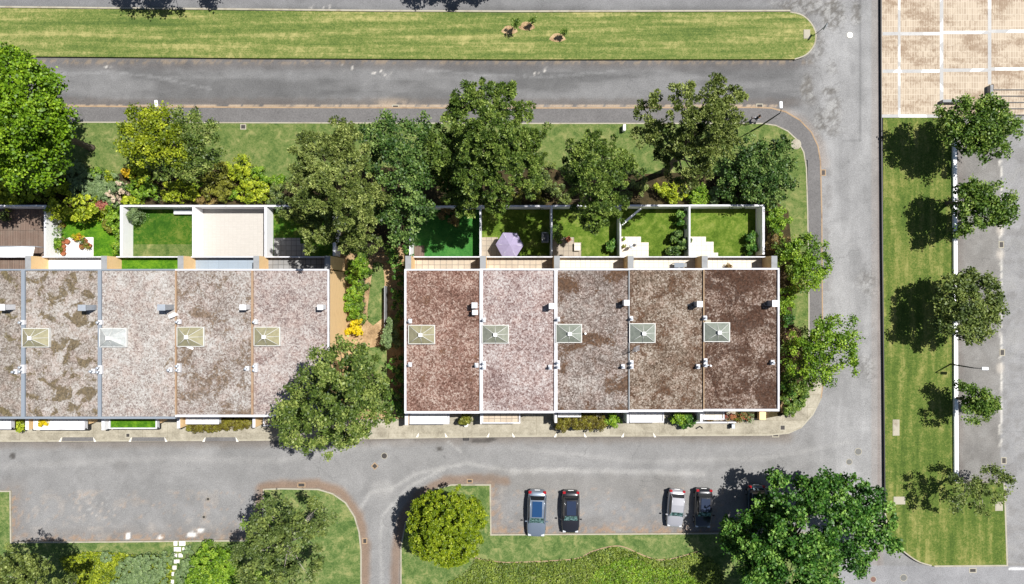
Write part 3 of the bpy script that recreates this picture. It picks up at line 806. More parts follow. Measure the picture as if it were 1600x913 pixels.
# planted beds, bare earth
slab('soil_bed', [(-320, 258), (30, 255), (90, 272), (150, 285), (190, 270), (240, 268), (330, 262), (350, 268), (400, 276), (450, 286), (560, 262), (700, 262), (860, 262), (900, 276), (1060, 270), (1130, 276), (1200, 300), (1210, 325), (1205, 420), (-320, 420)], -0.02, 0.158, M['soil'])
slab('soil_bed', [(1205, 310), (1232, 330), (1238, 400), (1250, 440), (1252, 520), (1256, 600), (1246, 634), (1228, 648), (1190, 655), (1150, 650), (1150, 400)], -0.02, 0.162, M['soil'])
slab('bare_earth', [(1228, 520), (1240, 512), (1250, 530), (1244, 545), (1230, 542)], 0.1, 0.17, M['path_soil'])
slab('bare_earth', [(1218, 640), (1224, 622), (1240, 606), (1250, 604), (1246, 620), (1232, 634), (1226, 648)], 0.1, 0.17, M['path_soil'])
slab('soil_bed', [(500, 380), (650, 380), (660, 655), (500, 655)], -0.02, 0.164, M['path_soil'])
slab('grass_strip', [(583, 411), (591, 409), (598, 412), (601, 440), (599, 470), (597, 498), (583, 509), (575, 502), (574, 486), (577, 460), (581, 430)], 0.0, 0.20, M['lawn_south'])
slab('grass_strip', [(566, 545), (604, 540), (606, 640), (566, 640)], 0.0, 0.19, M['lawn_south'])
slab('side_grass', [(1236, 380), (1262, 380), (1262, 520), (1240, 510), (1236, 470)], 0.0, 0.168, M['lawn_north'])

# plaza, steps
slab('plaza', [(1378, -60), (1700, -60), (1700, 132), (1549, 132), (1549, 183), (1378, 183)], -0.02, 0.30, M['plaza'])
for x0, x1, a0, a1 in ((1403, 1407, -60, 182), (1468.5, 1474, -60, 158), (1543.5, 1549, -60, 132)):
    slab('plaza_band', [(x0, a0), (x1, a0), (x1, a1), (x0, a1)], 0.30, 0.305, M['plazaband'])
for x0, x1, y in ((1379, 1403, 53), (1407, 1468.5, 53), (1474, 1543.5, 51), (1549, 1700, 49), (1379, 1403, 111.5), (1407, 1468.5, 111.5), (1474, 1543.5, 110), (1549, 1700, 108)):
    slab('plaza_band', [(x0, y - 2.6), (x1, y - 2.9), (x1, y + 2.4), (x0, y + 2.6)], 0.30, 0.304, M['plazaband'])
slab('plaza_band', [(1378, 179), (1470, 179), (1470, 184), (1378, 184)], 0.30, 0.304, M['plazaband'])
st = empty('stone_steps', P3(1575, 160, 0), 0, 'wide pale stone steps with painted shadow lines going down from the plaza', 'steps')
for i in range(5):
    y0 = 133 + i * 9.6; zz = 0.29 - i * 0.05
    m = MB(); (ax, ay), (bx, by) = P(1549.5, y0 + 9.6), P(1700, y0)
    m.box(ax, bx, ay, by, -0.02, zz); o = m.build('step', M['plaza'], st); o.matrix_parent_inverse = Matrix.Translation(-st.location)
    m = MB(); m.box(ax, bx, ay - 0.001, ay + 0.09, zz, zz + 0.012); o = m.build('shadow_strip', M['dark'], st); o.matrix_parent_inverse = Matrix.Translation(-st.location)  # dark strip added to paint the thin shadow along each step edge
for (a, b, c2, d, lab) in ((1547, 1551.5, 133, 158, 'low concrete wall flanking the plaza steps beside the orange shrub'), (1473, 1500, 156, 160, 'short low concrete wall at the plaza corner above the upper tree')):
    (ax, ay), (bx, by) = P(a, d, 0.8), P(b, c2, 0.8)
    m = MB(); m.box(ax, bx, ay, by, 0.2, 0.85); tag(m.build('low_wall', M['conc']), lab, 'wall')

# east lawn with its retaining edge, the white wall
el = [(1380, 184), (1490, 184), (1492, 470), (1494, 754), (1569, 754), (1571, 800), (1574, 884)] + smooth_line([(1460, 885), (1438, 879), (1420, 868), (1402, 852), (1390, 835), (1383, 800)], n=4) + [ (1382, 600), (1380, 400)]
slab('east_lawn', el, -0.02, 0.26, M['lawn_east'])
slab('retaining_kerb', [(1376, -60), (1378.2, -60), (1378.5, 184), (1380, 400), (1382, 600), (1384, 800), (1382.3, 800), (1380.7, 600), (1378.4, 400), (1377, 184)], -0.02, 0.29, M['dark'])  # near-black colour paints in the kerb's shaded face and its shadow
ribbon('kerb', el[8:28], 0.12, 0.0, 0.30, M['kerb'])
ribbon('kerb', el[3:8], 0.14, 0.0, 0.27, M['kerb'])
m = MB(); m.prism([P(1489.6, 190, .5), P(1495, 190, .5), P(1498, 752, .5), P(1492, 752, .5)], 0, 0.5)
tag(m.build('low_wall', M['white']), 'long low white wall along the tree row between lawn and car park', 'wall')
for x0, x1, y0, y1, lab in ((1392.5, 1403, 655, 680, 'pale rectangular concrete cover set in the lawn'), (1394, 1412, 775, 787, 'pale concrete slab in the lawn below the long cover'),
                            (1552, 1564, 783, 797, 'small pale concrete slab in the lawn corner by the car park'), (1254, 1264, 48, 62, 'square pale concrete cover at the rounded tip of the grass island')):
    (ax, ay), (bx, by) = P(x0, y1), P(x1, y0)
    m = MB(); m.box(ax, bx, ay, by, 0.2, 0.275); m.box(ax + .08, bx - .08, ay + .08, by - .08, 0.275, 0.285)
    tag(m.build('concrete_cover', M['kerb']), lab, 'cover')

# south islands
isL = [(-320, 767), (15.5, 768), (16.5, 848), (180, 847), (272, 846), (410, 845), (411.5, 765), (440, 764), (497, 765), (520, 772), (540, 786), (554, 808), (561, 832), (564, 860), (564.5, 1200), (-320, 1200)]
slab('south_west_lawn', isL, -0.02, 0.15, M['lawn_south'])
ribbon('kerb', isL[0:15], 0.13, 0.0, 0.156, M['kerb'])
isR = [(626, 1200), (626.5, 855), (633, 820), (643, 798), (660, 776), (680, 764), (705, 758), (766, 758), (767, 836), (1270, 833), (1292, 842), (1305, 862), (1310, 900), (1310, 1200)]
slab('south_lawn', isR, -0.02, 0.15, M['lawn_south'])
ribbon('kerb', isR, 0.13, 0.0, 0.156, M['kerb'])
cover('ivy_bed', [(735, 888), (745, 872), (770, 876), (800, 879), (870, 876), (905, 872), (925, 862), (955, 855), (975, 856), (1005, 868), (1030, 875), (1055, 872), (1090, 862), (1120, 880), (1150, 950), (740, 950), (700, 910)], 'ivy', 6500, 0.18, 0.15, 5)
cover('bright_ground_cover', [(920, 905), (940, 882), (985, 868), (1020, 884), (1060, 888), (1100, 915), (1130, 960), (900, 960)], 'bright', 2600, 0.26, 0.16, 6)
ribbon('bed_edge', smooth_line([(742, 872), (770, 877), (800, 879), (870, 876), (905, 872), (925, 862), (955, 854), (975, 855), (1005, 868), (1030, 875), (1055, 872), (1090, 862)]), 0.10, 0.1, 0.17, M['kerbochre'])
cover('yellow_ground_cover', [(95, 872), (130, 862), (180, 862), (215, 868), (265, 866), (270, 890), (262, 950), (100, 950), (110, 900)], 'yellow', 3800, 0.3, 0.17, 8)
cover('grass_tuft_bed', [(276, 950), (277, 880), (300, 862), (360, 870), (420, 950)], 'deep', 900, 0.2, 0.17, 9)

# stepping stones through the lower hedge gap
for i, (x, y, w, h) in enumerate(((275.5, 848.5, 6, 7), (286, 848.5, 10, 7), (278.5, 857.5, 11, 7), (289, 857.5, 5.5, 6), (275, 867, 6, 6), (283.5, 867, 6.5, 6), (277.5, 876.5, 9, 6), (274, 886, 6, 6), (271.5, 896, 4, 6), (270.5, 908, 5, 6), (270, 919, 5, 6))):
    (ax, ay), (bx, by) = P(x - w / 2, y + h / 2), P(x + w / 2, y - h / 2)
    m = MB(); m.box(ax, bx, ay, by, 0.1, 0.2)
    tag(m.build('stepping_stone', M['step_white'], bevel=0.02), 'white square stepping stone in the short path across the lower lawn', 'stepping stone', 'stepping stones across the lower lawn')

# kerb ramps in front of the left-hand houses
for x0, x1 in ((98, 147), (207, 258), (322, 369), (655, 695), (765, 800), (870, 912), (975, 1020)):
    y = 688.5 if x0 < 400 else 681.5
    slab('driveway_ramp', [(x0, y - 5), (x1, y - 5), (x1 + 2, y + 1), (x0 - 2, y + 1)], 0.0, 0.136, M['walk_dark'] if x0 < 400 else M['walk_light'])
    for s, x in ((-1, x0), (1, x1)):
        m = MB(); m.prism([P(x, y - 6), P(x - s * -1.2, y + 1.4), P(x - s * -6 * 0.8, y + 1.4)][::-1] if s > 0 else [P(x, y - 6), P(x - 1.2, y + 1.4), P(x - 5, y + 1.4)], 0.1, 0.15)
        tag(m.build('ramp_kerb', M['step_white']), kind='structure')

# ------------------------------------------------------------------ terraced houses
ZR = 6.6; ZF = 3.9; ZFIN = 6.2
def gm(i, *a):
    return gravel_mat('roof_gravel', *a)
R = lambda r, g, b, k=0.47: srgb(r, g, b, k)
R2 = lambda r, g, b, k=0.54: srgb(r * .78 + 42, g * .78 + 44, b * .78 + 44, k if k > .5 else .42)
GR = [
    # dark, mid, light, moss, amount, seed, mossscale
    gravel_mat('grey_brown_gravel', R2(105, 90, 78), R2(165, 148, 135), R2(215, 205, 195), R2(120, 100, 55, .5), 0.45, 1, 0.9),
    gravel_mat('mossy_pale_gravel', R2(120, 104, 92), R2(188, 172, 160), R2(228, 220, 212), R2(122, 98, 58, .5), 0.52, 2, 0.9),
    gravel_mat('pale_gravel', R2(140, 120, 112), R2(205, 192, 182), R2(240, 234, 228), R2(150, 120, 90, .5), 0.0, 3, 0.9),
    gravel_mat('worn_pale_gravel', R2(118, 98, 88), R2(188, 172, 162), R2(232, 226, 220), R2(135, 105, 78, .5), 0.46, 4, 0.5),
    gravel_mat('pinkish_gravel', R2(124, 100, 96), R2(196, 176, 168), R2(236, 226, 220), R2(140, 104, 96, .5), 0.25, 5, 0.35),
    gravel_mat('red_brown_gravel', R(112, 84, 72), R(168, 132, 118), R(228, 208, 194), R(132, 98, 78, .5), 0.34, 6, 0.4),
    gravel_mat('lilac_gravel', R(136, 110, 106), R(200, 180, 175), R(244, 236, 232), R(160, 128, 112, .5), 0.15, 7, 0.4),
    gravel_mat('grey_gravel_with_dark_moss', R(112, 98, 88), R(168, 154, 146), R(226, 218, 210), R(110, 82, 60, .47), 0.50, 8, 0.3),
    gravel_mat('brown_gravel', R(98, 82, 68), R(158, 138, 120), R(220, 208, 194), R(106, 78, 58, .46), 0.52, 9, 0.33),
    gravel_mat('dark_brown_gravel', R(84, 64, 52), R(142, 118, 102), R(212, 196, 184), R(90, 64, 50, .46), 0.62, 10, 0.4),
]
def skylight(parent, bx, by, z, w, d, tone, seed):
    """low glazed pyramid on a frame; (bx,by) centre"""
    e = empty('skylight', (bx, by, z)); e.parent = parent; e.matrix_parent_inverse = Matrix.Translation(-parent.location)
    m = MB(); t = 0.085; hw, hd = w / 2, d / 2
    for a in ((-hw, hw, -hd, -hd + t), (-hw, hw, hd - t, hd), (-hw, -hw + t, -hd + t, hd - t), (hw - t, hw, -hd + t, hd - t)):
        m.box(*a, -0.05, 0.28)
    ap = Vector((0, 0, 1.05)); cs = [Vector((sx * (hw - .04), sy * (hd - .04), 0.27)) for sx, sy in ((-1, -1), (1, -1), (1, 1), (-1, 1))]
    for q in cs + [(cs[0] + cs[1]) / 2, (cs[2] + cs[3]) / 2, (cs[1] + cs[2]) / 2]:
        m.tube([q, ap], 0.022, 5)
    m.build('frame', M['skyframe'], e)
    m = MB()
    for i in range(4): m.poly([cs[i] * 1.0, cs[(i + 1) % 4] * 1.0, ap - Vector((0, 0, 0.03))])
    m.build('glass', tone, e)
    m = MB(); m.box(-.16, .16, -.16, .16, 0.97, 1.12); m.build('cap', M['whitepaint'], e, 0.02)

def glassmat(name, c):
    n = N(name)
    n.princ(n.mix(n.ramp(n.noise(2.5, 4, 0.7), [(0.4, 0.0), (0.65, 0.6)]), c, tuple(x * 0.6 for x in c[:3]) + (1,)), 0.12, 0.7)
    return n.m
GT = {'khaki': glassmat('khaki_skylight_glass', srgb(172, 166, 134, 0.7)), 'grey': glassmat('grey_skylight_glass', srgb(158, 160, 144, 0.7)), 'white': glassmat('white_skylight_glass', (0.42, 0.44, 0.43, 1)), 'blue': glassmat('blue_skylight_glass', srgb(152, 158, 146, 0.7))}

def window_part(parent, x0, x1, y, z0, z1, s, name='window', mat='window'):
    """window or door on a facade that faces s (+1 north, -1 south)"""
    e = MB(); e.box(x0, x1, min(y, y + s * 0.05), max(y, y + s * 0.05), z0, z1)
    o = e.build(name, M['whitepaint'], parent)
    o.matrix_parent_inverse = Matrix.Translation(-parent.location)
    g = MB(); g.box(x0 + .07, x1 - .07, min(y + s * .05, y + s * .065), max(y + s * .05, y + s * .065), z0 + .07, z1 - .07)
    g.build('pane', M[mat], o)

def house(x0, x1, yn, ys, gi, sky, chim, vents, floor, label, lcop, rfin=False, rcop=None, ncop='whitetop', scop='whitetop', tone='khaki', porch=None, apex=None, grp='', finc='ochre'):
    X0, Yn = P(x0, yn, ZR); X1, Ys = P(x1, ys, ZR)
    root = empty('terraced_house', ((X0 + X1) / 2, (Yn + Ys) / 2, 0.15), 0, label, 'house', grp)
    inv = Matrix.Translation(-root.location)
    def part(mb, name, mats, parent=None, bevel=0.0):
        o = mb.build(name, mats, root if parent is None else parent, bevel)
        if parent is None: o.matrix_parent_inverse = inv
        return o
    m = MB(); m.box(X0 + 0.002, X1 - 0.002, Ys + 0.12, Yn - 0.12, 0.05, ZR - 0.25); part(m, 'wall', M['ochre'])
    m = MB(); m.box(X0 + 0.001, X1 - 0.001, Ys, Yn, ZR - 0.25, ZR - 0.08); part(m, 'roof', [GR[gi]])
    m = MB(); m.box(X0 + .001, X1 - .001, Yn - 0.14, Yn, ZR - 0.08, ZR + 0.05); part(m, 'coping', M[ncop])
    m = MB(); m.box(X0 + .001, X1 - .001, Ys, Ys + 0.16, ZR - 0.08, ZR + 0.05); m.box(X0 + .001, X1 - .001, Ys - 0.04, Ys, ZR - 0.32, ZR + 0.03); part(m, 'coping', M[scop])
    lw, lm = lcop
    m = MB(); m.box(X0 + .001, X0 + lw, Ys + 0.16, Yn - 0.14, ZR - 0.08, ZR + 0.09); part(m, 'coping', M[lm])
    if rcop:
        m = MB(); m.box(X1 - rcop[0], X1 - .001, Ys + 0.16, Yn - 0.14, ZR - 0.08, ZR + 0.09); part(m, 'coping', M[rcop[1]])
    # fins of the party walls either side of the balcony
    yf = P(0, 400, ZFIN)[1]
    def fin(cx):
        m = MB(); m.box(cx - 0.26, cx + 0.26, Yn + 0.002, yf, 0.05, ZFIN, 0, top=1); part(m, 'party_wall', [M[finc], M['conc']])
    fin(X0 + 0.27)
    if rfin: fin(X1 - 0.27)
    bx0 = X0 + 0.535; bx1 = X1 - (0.535 if rfin else 0.003)
    yb = P(0, 402.5, ZF + 0.9)[1]
    m = MB(); m.box(bx0, bx1, Yn - 0.115, yb, ZF - 0.25, ZF); part(m, 'balcony_floor', M[floor])
    m = MB(); m.box(bx0, bx1, yb, yb + 0.10, ZF - 0.3, ZF + 0.9); part(m, 'balcony_parapet', M['whitetop'])
    # windows and doors
    w = X1 - X0
    window_part(root, X0 + 0.9, X1 - 1.0, Yn - 0.12, ZF + 0.05, ZF + 2.2, 1)
    window_part(root, X0 + 0.9, X1 - 1.0, Yn - 0.12, 0.2, 2.5, 1)
    window_part(root, X0 + 0.7, X0 + 3.0, Ys + 0.12, ZF + 0.6, ZF + 1.9, -1)
    window_part(root, X0 + 3.7, X1 - 0.6, Ys + 0.12, ZF + 0.6, ZF + 1.9, -1)
    window_part(root, X1 - 1.7, X1 - 0.7, Ys + 0.12, 0.15, 2.3, -1, 'door', 'wood_door')
    if sky:
        sx0, sx1, sy0, sy1 = sky
        a = P(sx0, sy1, ZR + 0.25); b = P(sx1, sy0, ZR + 0.25)
        skylight(root, (a[0] + b[0]) / 2, (a[1] + b[1]) / 2, ZR - 0.08, b[0] - a[0], b[1] - a[1], GT[tone], gi)
    for cx, cy, cw, cd, ch, cm in chim:
        a = P(cx, cy, ZR)
        m = MB(); m.box(a[0] - cw / 2, a[0] + cw / 2, a[1] - cd / 2, a[1] + cd / 2, ZR - 0.1, ZR + ch); c = part(m, 'chimney', M[cm])
        m = MB(); m.box(a[0] - cw / 2 - .04, a[0] + cw / 2 + .04, a[1] - cd / 2 - .04, a[1] + cd / 2 + .04, ZR + ch, ZR + ch + 0.07); m.build('chimney_cap', M[cm], c)
    for vx, vy, kind in vents:
        a = P(vx, vy, ZR + 0.2); q = 0.16
        ln = 0.2 if kind == 1 else (0.38 if kind == 2 else 0.16)
        m = MB(); m.box(a[0] - q, a[0] + q, a[1] - ln, a[1] + ln, ZR - 0.1, ZR + 0.22); v = part(m, 'roof_vent', M['ventwhite'], None, 0.015)
        for dy in ((0,) if kind != 2 else (-0.18, 0.18)):
            m = MB(); m.tube([(a[0] - .04, a[1] + dy, ZR + .2), (a[0] - .04, a[1] + dy, ZR + .52)], 0.075, 8); m.lathe((a[0] - .04, a[1] + dy), [(0.02, ZR + .50), (0.12, ZR + .53), (0.11, ZR + .6), (0.03, ZR + .63)], 10)
            m.build('pipe', M['steel'], v)
    return root, X0, X1, Yn, Ys

def porch(h, x0, x1, y0, y1, z, floor, items=(), rim='whitetop'):
    """raised front terrace with a rim wall, over the entrance"""
    root = h[0]; inv = Matrix.Translation(-root.location)
    (ax, ay), (bx, by) = P(x0, y1, z), P(x1, y0, z)
    by = min(by + 1.2, h[4] + 0.12) if by + 1.2 > h[4] else h[4] + 0.1
    m = MB(); m.box(ax, bx, ay, h[4] + 0.119, z - 0.35, z - 0.12); o = m.build('terrace_floor', M[floor], root); o.matrix_parent_inverse = inv
    m = MB(); t = 0.12
    m.box(ax, bx, ay - 0.001, ay + t, z - 0.5, z); m.box(ax - 0.001, ax + t, ay + t, h[4] + 0.118, z - 0.5, z); m.box(bx - t, bx + .001, ay + t, h[4] + 0.118, z - 0.5, z)
    o = m.build('terrace_parapet', M[rim], root); o.matrix_parent_inverse = inv
    m = MB(); m.box(ax + 0.2, bx - 0.2, ay + 0.35, h[4] + 0.117, 0.1, z - 0.36); o = m.build('wall', M['ochre'], root); o.matrix_parent_inverse = inv
def pier(h, x0, x1, y1, z, mat='ochre'):
    root = h[0]
    (ax, ay), (bx, by) = P(x0, y1, z), P(x1, y1, z)
    m = MB(); m.box(ax, bx, ay, h[4] + 0.118, 0.1, z, 0, top=1); o = m.build('party_wall', [M[mat], M['whitetop']], root); o.matrix_parent_inverse = Matrix.Translation(-root.location)

YN, YS = 420.5, 654
GB = 'flat-roofed terraced houses of the left row'
GA = 'flat-roofed terraced houses of the right row'
B0 = house(-86, 34, YN, YS, 0, None, [(18, 480, .6, .45, 1.2, 'ventwhite')], [(24, 581, 1)], 'deck', 'terraced house cut off by the frame, with grey-brown gravel roof and wooden balcony floor', (0.3, 'bluetop'), scop='bluetop', ncop='bluetop', grp=GB)
B1 = house(34, 153.5, YN, YS, 1, (33.5, 76, 513, 543), [(145, 480.5, .6, .45, 1.5, 'steel')], [(35, 504, 1), (35, 577, 2)], 'tile_white', 'terraced house with olive moss clumps on its pale gravel roof, beside the cut-off one', (0.32, 'bluetop'), ncop='bluetop', scop='bluetop', tone='khaki', grp=GB)
B2 = house(153.5, 274, YN, YS, 2, (154.5, 197, 513, 543), [(266, 480, .6, .45, 1.5, 'steel')], [(156, 504, 1), (156, 578, 2), (145, 580, 1)], 'lawn_bright', 'terraced house with evenly pale gravel roof and green turf on its balcony', (0.3, 'bluetop'), ncop='bluetop', scop='bluetop', tone='white', grp=GB)
B3 = house(274, 393, YN, YS - 3, 3, (275.5, 318, 511, 542), [(386, 480, .5, .4, 0.9, 'ventwhite')], [(279, 503, 1), (279, 575, 2), (266, 578, 1)], 'tile_blue', 'terraced house with pale roof worn brown near its top edge and a blue-grey balcony floor', (0.13, 'rusttop'), tone='khaki', grp=GB)
B4 = house(393, 514.5, YN, YS - 3, 4, (396, 437, 511, 541), [(505, 480, .45, .38, 0.9, 'ventwhite')], [(399, 503, 1), (399, 575, 2), (386, 576, 1)], 'tile_grey', 'end terraced house with pinkish gravel roof and ochre end wall under the big front tree', (0.16, 'rusttop'), True, (0.14, 'whitetop'), tone='khaki', grp=GB)
YA, YSA = 420, 645
A1 = house(632, 749.5, YA + .5, YSA + .5, 5, (637.5, 679.5, 508, 538), [(742.5, 477, .42, .42, 1.0, 'ventwhite'), (743, 488, .42, .36, 0.7, 'ventwhite')], [(640.5, 502, 1), (640.5, 570, 1), (744.5, 571, 1)], 'tile_beige', 'terraced house with even red-brown gravel roof at the end beside the earth gap', (0.17, 'whitetop'), tone='khaki', grp=GA)
A2 = house(749.5, 866, YA, YSA, 6, (753, 795, 508, 537), [(861, 478, .42, .42, 1.1, 'ventwhite')], [(756, 500, 1), (756, 571, 2), (859.5, 574, 1)], 'tile_beige', 'terraced house with lilac-pale gravel roof, behind the garden with the parasol', (0.28, 'whitetop'), ncop='whitetop', tone='grey', grp=GA)
A3 = house(866, 982, YA, YSA - 1, 7, (868.5, 909.5, 506.5, 536), [(976, 473, .42, .42, 1.1, 'ventwhite')], [(872, 499, 1), (872, 570, 2), (973.5, 573, 1)], 'tile_cream', 'terraced house with grey gravel roof and dark brown moss near its top corner', (0.28, 'whitetop'), tone='blue', grp=GA)
A4 = house(982, 1098.5, YA - .5, YSA - 2, 8, (983.5, 1024.5, 505.5, 536), [(1088, 475, .42, .42, 1.1, 'steel')], [(986.5, 498, 1), (987, 570, 2), (1091, 573, 1)], 'tile_cream', 'terraced house with mottled brown gravel roof, second from the road end of its row', (0.1, 'conc'), tone='blue', grp=GA)
A5 = house(1098.5, 1217.5, YA - 1, YSA - 3, 9, (1100, 1141, 504, 534.5), [(1204, 474, .48, .48, 1.1, 'steel')], [(1102, 497, 1), (1102.5, 567, 2), (1207.5, 566.5, 1)], 'tile_cream', 'end terraced house with darkest brown gravel roof beside the road', (0.1, 'kerbochre'), True, (0.16, 'whitetop'), tone='blue', grp=GA)

porch(B0, -70, 17, 654, 671, 2.5, 'tile_white')
porch(B1, 52, 132, 655, 672, 2.5, 'tile_white'); pier(B1, 39.5, 45, 672, 2.5)
porch(B2, 170, 245, 655, 670.5, 2.5, 'lawn_bright'); pier(B2, 158.5, 163, 672.5, 2.5, 'white')
porch(B3, 290, 342, 654, 663, 2.0, 'tile_white'); pier(B3, 276.5, 281.5, 669.5, 2.6)
porch(B4, 411, 480, 653, 666, 2.0, 'tile_beige'); pier(B4, 394.5, 399, 668.5, 2.6)
porch(A1, 640, 702, 648, 663, 2.2, 'tile_white', rim='whitetop'); pier(A1, 632.5, 638, 664.5, 2.4)
porch(A2, 753, 813, 647, 662, 2.0, 'tile_beige'); pier(A2, 750.3, 752.7, 663, 2.0, 'white')
porch(A3, 872, 908, 647, 652, 2.0, 'tile_white'); pier(A3, 866.5, 870.5, 661, 2.4, 'white')
porch(A4, 984, 1037.5, 645, 660.5, 2.0, 'tile_white'); pier(A4, 979.5, 982.7, 661.5, 2.4, 'white')
porch(A5, 1099, 1132, 645, 656, 1.6, 'tile_cream'); pier(A5, 1094, 1098, 659, 2.4, 'white')

def on_roof(h, name, mb, mat):
    o = mb.build(name, M[mat], h[0]); o.matrix_parent_inverse = Matrix.Translation(-h[0].location)
a = P(989, 547, ZR); m = MB(); m.tube([(a[0], a[1], ZR - .1), (a[0], a[1], ZR + 1.7)], .03, 6)
for k in range(5): m.tube([(a[0] - .35 + .02 * k, a[1] - .12 + .1 * k, ZR + 1.35 + .07 * k), (a[0] + .35 - .02 * k, a[1] + .12 + .1 * k, ZR + 1.35 + .07 * k)], .018, 5)
on_roof(A4, 'aerial', m, 'steel')
a = P(914, 521, ZR); m = MB(); m.tube([(a[0], a[1], ZR - .1), (a[0], a[1], ZR + .5)], .09, 8); on_roof(A3, 'pipe', m, 'whitepaint')
a = P(1109, 571, ZR); m = MB(); m.tube([(a[0] - .6, a[1], ZR), (a[0], a[1], ZR + .1)], .05, 6); m.tube([(a[0], a[1], ZR - .1), (a[0], a[1], ZR + .4)], .08, 8); on_roof(A5, 'pipe', m, 'whitepaint')
a = P(1106, 502, ZR); m = MB(); m.box(a[0] - .25, a[0] + .25, a[1] - .1, a[1] + .12, ZR - .08, ZR + .08); on_roof(A5, 'hatch', m, 'kerb')
a = P(272, 493, ZR); m = MB(); m.box(a[0] - .3, a[0] + .3, a[1] - .16, a[1] + .16, ZR - .08, ZR + .4, rz=.4); on_roof(B2, 'roof_vent', m, 'whitepaint')
a = P(296, 543, ZR); m = MB(); m.box(a[0] - .35, a[0] + .35, a[1] - .09, a[1] + .09, ZR - .08, ZR, rz=-.4); on_roof(B3, 'flashing', m, 'whitepaint')
a = P(739, 489, ZR); m = MB(); m.tube([(a[0], a[1], ZR - .1), (a[0], a[1], ZR + 1.0)], .05, 6); on_roof(A1, 'pipe', m, 'steel')

# ------------------------------------------------------------------ garden walls
def wall_px(x0, x1, y0, y1, z, label, mat='white', zb=0.1, px=None, name='garden_wall', cat='wall'):
    """wall whose top is seen at x0..x1, y0..y1"""
    (ax, ay), (bx, by) = P(x0, y1, z), P(x1, y0, z)
    m = MB(); m.box(ax, bx, ay, by, zb, z, 0, top=1)
    return tag(m.build(name, [M[mat], M['whitetop']]), label, cat)
ZW = 2.0
wall_px(-60, 68.4, 320.5, 323, ZW, 'back garden wall behind the wooden deck terrace')
wall_px(192.2, 300, 320.5, 323.3, ZW, 'back garden wall behind the square lawn with the white bench')
wall_px(304, 412.5, 320.5, 323.3, ZW, 'back garden wall behind the empty beige paved yard')
wall_px(416.7, 520, 320.5, 323.3, ZW, 'back garden wall at the shaded yard under the olive pine')
wall_px(642.5, 749, 321.5, 324.5, ZW, 'back garden wall of the artificial green turf yard')
wall_px(751.8, 860.4, 320.8, 323.6, ZW, 'back garden wall behind the parasol garden')
wall_px(863.4, 968, 320.5, 323.3, ZW, 'back garden wall behind the lawn with the sandy patio, pine overhanging')
wall_px(970.8, 1075.8, 320, 322.8, ZW, 'back garden wall behind the lawn with the white diagonal bar')
wall_px(1079, 1191, 319.8, 322.6, ZW, 'back garden wall of the end garden beside the road')
yb = 403
wall_px(68.7, 71.7, 320.5, yb, ZW, 'white dividing wall between wooden deck and flowering garden')
wall_px(187.5, 191.5, 320.5, yb, ZW, 'white dividing wall between flowering garden and square lawn')
wall_px(300.3, 303.7, 320.5, yb, ZW, 'white dividing wall between square lawn and beige paved yard')
wall_px(413, 416.5, 320.5, yb, ZW, 'white dividing wall between beige paved yard and shaded stone patio')
wall_px(520, 524, 320.5, yb - 3, ZW, 'end wall of the left garden row under the olive pine')
wall_px(639.5, 642, 321.5, yb, ZW, 'end wall of the right garden row beside the artificial turf')
wall_px(749.3, 751.6, 321, yb - 3, ZW, 'white dividing wall between artificial turf and parasol garden')
wall_px(860.7, 863.1, 321, yb - 3, ZW, 'dividing wall between parasol garden and sandy patio garden')
wall_px(968.3, 970.6, 320.5, yb - 3, ZW, 'dividing wall between sandy patio garden and garden with the diagonal bar')
wall_px(1076.2, 1078.8, 320, yb - 3, ZW, 'dividing wall between the two gardens with white stepped patios')
wall_px(1191.3, 1194.8, 320, yb - 5, ZW, 'outer end wall of the last garden, beside the bright shrub')

def pad(name, x0, x1, y0, y1, mat, z=0.17, zb=0.0):
    return slab(name, [(x0, y0), (x1, y0), (x1, y1), (x0, y1)], zb, z, M[mat])
XB = 424
pad('wood_deck', -60, 91, 325, XB, 'deck', 0.22)
pad('garden_lawn', 91, 204, 325, XB, 'lawn_bright', 0.18)
pad('garden_lawn', 206, 316, 325, XB, 'lawn_deep', 0.18)
pad('paved_yard', 317, 426, 325, XB, 'pave_fine', 0.18)
pad('garden_lawn', 427, 530, 325, XB, 'lawn_deep', 0.18)
pad('garden_lawn', 646, 752, 326, XB, 'lawn_turf', 0.18)
pad('garden_lawn', 752, 859, 325, XB, 'lawn_garden', 0.18)
pad('garden_lawn', 859.4, 966, 325, XB, 'lawn_garden', 0.182)
pad('garden_lawn', 966.4, 1071, 325, XB, 'lawn_garden', 0.18)
pad('garden_lawn', 1071.4, 1184, 325, XB, 'lawn_garden', 0.182)
slab('patio', [(95, 374), (110, 371), (146, 371), (146, XB), (95, XB)], 0, 0.20, M['tile_white'])
pad('gravel_border', 92, 96, 340, XB, 'step_white', 0.19)
slab('patio', [(428, 372), (469, 372), (469, 381), (477, 381), (477, XB), (428, XB)], 0, 0.20, M['tile_grey'])
pad('small_deck', 647, 663, 384, XB, 'deck', 0.20)
slab('patio', [(753, 371), (778, 371), (778, 379), (786, 379), (786, XB), (753, XB)], 0, 0.20, M['patio_stone'])
slab('patio', [(863.5, 371), (897, 371), (897, 379), (908, 379), (908, XB), (863.5, XB)], 0, 0.20, M['patio_stone'])
slab('patio', [(970, 370), (1001.5, 370), (1001.5, 379), (1013.5, 379), (1013.5, XB), (970, XB)], 0, 0.20, M['tile_cream'])
slab('patio', [(1075, 370), (1103, 370), (1103, 378), (1115, 378), (1115, 395), (1122, 395), (1122, XB), (1075, XB)], 0, 0.20, M['tile_cream'])
slab('grass_band', [(207, 382), (300, 382), (300, 402), (207, 402)], 0.1, 0.184, M['lawn_north'])

